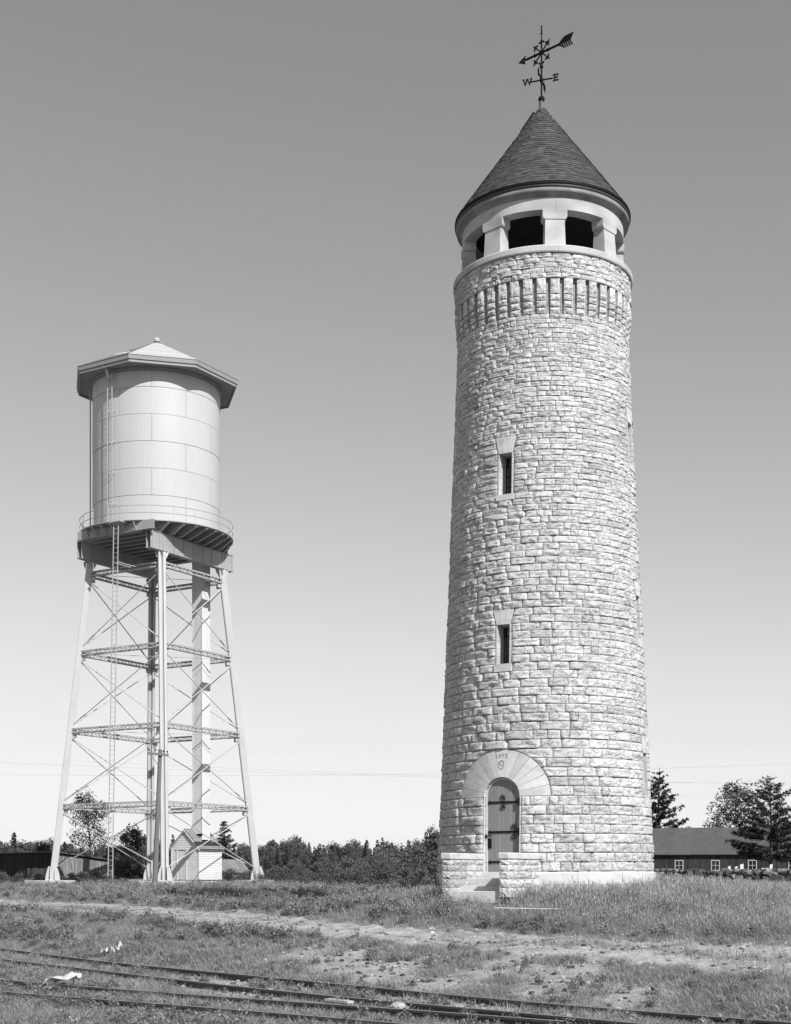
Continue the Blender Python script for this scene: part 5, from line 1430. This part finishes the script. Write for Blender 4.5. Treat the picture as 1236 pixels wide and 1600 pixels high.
def scatter(name, sources, pts, scl, m, label=None):
    cl = bpy.data.collections.new(name + '_sources')
    for o in sources: cl.objects.link(o)
    n = len(pts); me = bpy.data.meshes.new(name); me.vertices.add(n); me.vertices.foreach_set('co', np.asarray(pts, np.float32).ravel())
    def at(nm, ty, val, key='value'):
        a = me.attributes.new(nm, ty, 'POINT'); a.data.foreach_set(key, np.asarray(val).ravel())
    rot = np.zeros((n, 3), np.float32); rot[:, 2] = RNG.uniform(0, 6.283, n); rot[:, :2] = RNG.normal(0, .08, (n, 2))
    at('rot', 'FLOAT_VECTOR', rot, 'vector'); at('scl', 'FLOAT', scl.astype(np.float32)); at('pick', 'INT', RNG.integers(0, len(sources), n).astype(np.int32))
    o = bpy.data.objects.new(name, me); COL.objects.link(o); o['kind'] = 'stuff'
    ng = bpy.data.node_groups.new(name, 'GeometryNodeTree')
    ng.interface.new_socket('Geometry', in_out='INPUT', socket_type='NodeSocketGeometry'); ng.interface.new_socket('Geometry', in_out='OUTPUT', socket_type='NodeSocketGeometry')
    N = ng.nodes; L = ng.links
    gi = N.new('NodeGroupInput'); go = N.new('NodeGroupOutput'); mp = N.new('GeometryNodeMeshToPoints'); ip = N.new('GeometryNodeInstanceOnPoints')
    ci = N.new('GeometryNodeCollectionInfo'); ci.inputs[0].default_value = cl; ci.inputs['Separate Children'].default_value = True; ci.inputs['Reset Children'].default_value = True
    def na(nm, ty):
        q = N.new('GeometryNodeInputNamedAttribute'); q.data_type = ty; q.inputs[0].default_value = nm; return q.outputs[0]
    L.new(gi.outputs[0], mp.inputs[0]); L.new(mp.outputs[0], ip.inputs['Points']); L.new(ci.outputs[0], ip.inputs['Instance']); ip.inputs['Pick Instance'].default_value = True
    L.new(na('pick', 'INT'), ip.inputs['Instance Index']); L.new(na('rot', 'FLOAT_VECTOR'), ip.inputs['Rotation']); L.new(na('scl', 'FLOAT'), ip.inputs['Scale'])
    L.new(ip.outputs[0], go.inputs[0])
    md = o.modifiers.new('scatter', 'NODES'); md.node_group = ng
    return o
def cloud(N, y0, y1):
    Y = y0 * (y1 / y0) ** RNG.random(N); X = RNG.uniform(-1, 1, N) * (.33 * Y + 3); return X, Y
def on_road(X, Y, Z):
    px = 618 + F * X / Y; py = HOR - F * (Z - EYE) / Y
    t = np.interp(px, EDGE_X, TOP_Y); b = np.interp(px, EDGE_X, BOT_Y); j = (b - t) * .14 * np.sin(px * .05 + 2 * np.sin(px * .013))
    return (py > t + j) & (py < b + j), px, py
def blocked(X, Y):
    m = np.hypot(X - TX, Y - TY) < 3.2
    lx = (X - TX) * n_.x + (Y - TY) * n_.y; lu = (X - TX) * t_.x + (Y - TY) * t_.y
    m |= (lx > 2) & (lx < 5.12) & (np.abs(lu) < .96)
    for k in range(4):
        P = lp_(k, 0); m |= (np.abs((X - KX - P.x) * e1.x + (Y - KY - P.y) * e1.y) < 1.5) & (np.abs((X - KX - P.x) * e2.x + (Y - KY - P.y) * e2.y) < 1.9)
    m |= (np.abs((X - HX) * e1.x + (Y - HY) * e1.y) < 1.2) & (np.abs((X - HX) * e2.x + (Y - HY) * e2.y) < 1.2)
    return m
def rails_near(X, Y):
    ua = (X - mid.x) * dA.x + (Y - mid.y) * dA.y; lat = (X - mid.x) * nA.x + (Y - mid.y) * nA.y
    cv = bow(ua) * (1 if Vector((-dA.y, dA.x, 0)).y < 0 else -1) * (1 if nA.x * -dA.y > 0 else -1)
    dA_ = np.abs(lat - cv); d2 = np.abs(lat - cv - off)
    dC_ = np.abs((X - c0.x) * nC.x + (Y - c0.y) * nC.y); d4 = np.abs((X - c0.x - nC.x * offc) * nC.x + (Y - c0.y - nC.y * offc) * nC.y)
    return np.minimum(np.minimum(dA_, d2), np.minimum(dC_, d4))
def patch(X, Y, f, ph): return .5 + .25 * np.sin(f * X + .6 * f * Y + ph) + .25 * np.sin(1.3 * f * Y - .8 * f * X + 2 * ph) * np.sin(.7 * f * X + ph)
# short turf everywhere
X, Y = cloud(150000, 13, 130); Z = gz(X, Y); rd, px, py = on_road(X, Y, Z); sn = sandiness(X, Y)
keep = RNG.random(len(X)) < np.where(rd, np.where(px > 760, .16, .05), 1) * (1 - .93 * np.clip(sn * 1.5, 0, 1)) * np.where(rails_near(X, Y) < .12, .35, 1) * np.clip(.45 + patch(X, Y, 1.1, 1), 0, 1)
keep &= ~blocked(X, Y)
src = [tuft('turf', 22, .095, .006, .13, .9, M['grass'], i) for i in range(5)]
scatter('turf_grass', src, np.stack([X, Y, Z], 1)[keep], (RNG.uniform(.6, 1.3, len(X)) * (1 + Y / 90) * (.65 + .75 * patch(X, Y, 1.7, 4)))[keep], None)
# tall pale grass round the tower and over the right-hand slope
X, Y = cloud(90000, 22, 110); Z = gz(X, Y); rd, px, py = on_road(X, Y, Z)
top = np.interp(px, EDGE_X, TOP_Y)
wgt = np.clip((px - 560) / 160, 0, 1) * np.clip((top - 6 - py) / 22, 0, 1) * np.clip(.5 + patch(X, Y, .8, 2), .15, 1) + .28 * np.clip((top - py) / 30, 0, 1) * patch(X, Y, .6, 5)
keep = (RNG.random(len(X)) < wgt) & ~blocked(X, Y) & ~rd
src = [tuft('tall_tuft', 20, .27, .0048, .10, .55, M['tall'], 30 + i, True) for i in range(5)]
sc_t = RNG.uniform(.55, 1.15, len(X)) * (1 + Y / 160) * np.where((px > 800) & (np.hypot(X - TX, Y - TY) < 7), 1.15, .9)
scatter('tall_grass', src, np.stack([X, Y, Z], 1)[keep], sc_t[keep], None)
# weeds in the rails, on the plateau under the tank and in the bank
X, Y = cloud(34000, 13, 105); Z = gz(X, Y); rd, px, py = on_road(X, Y, Z); sn = sandiness(X, Y)
wgt = np.clip(patch(X, Y, 1.4, 3) * 1.3 - .25, 0, 1) * np.where(py > 1470, .55, .8) * (1 - .72 * sn) * np.where(px < 620, 1.0, .5)
keep = (RNG.random(len(X)) < wgt) & ~blocked(X, Y) & ~rd
src = [weed('weed_plant', .19 + .03 * (i % 3), M['weed'], 50 + i, 5 + i % 3) for i in range(5)]
scatter('weeds', src, np.stack([X, Y, Z], 1)[keep], (RNG.uniform(.5, 1.2, len(X)) * np.where(py > 1470, .8, 1.25) * (1 + Y / 200))[keep], None)
# pebbles and clods on the bare sand and the track
X, Y = cloud(26000, 14, 60); Z = gz(X, Y); rd, px, py = on_road(X, Y, Z)
keep = ((RNG.random(len(X)) < sandiness(X, Y) * .7) | (rd & (RNG.random(len(X)) < np.where(px > 650, .5, .15)))) & ~blocked(X, Y)
src = []
for i in range(4):
    mb = MB(); lump(Vector((0, 0, .01)), .035, .03, .02, mb, 1, .25); mb.t = [[1.0, 2.6, .5, 3.4][i]] * len(mb.t); o = mb.build('pebble', M['field'], None); COL.objects.unlink(o); src.append(o)
scatter('pebbles', src, np.stack([X, Y, Z], 1)[keep], (RNG.uniform(.4, 1.5, len(X)) ** 1.6)[keep], None)
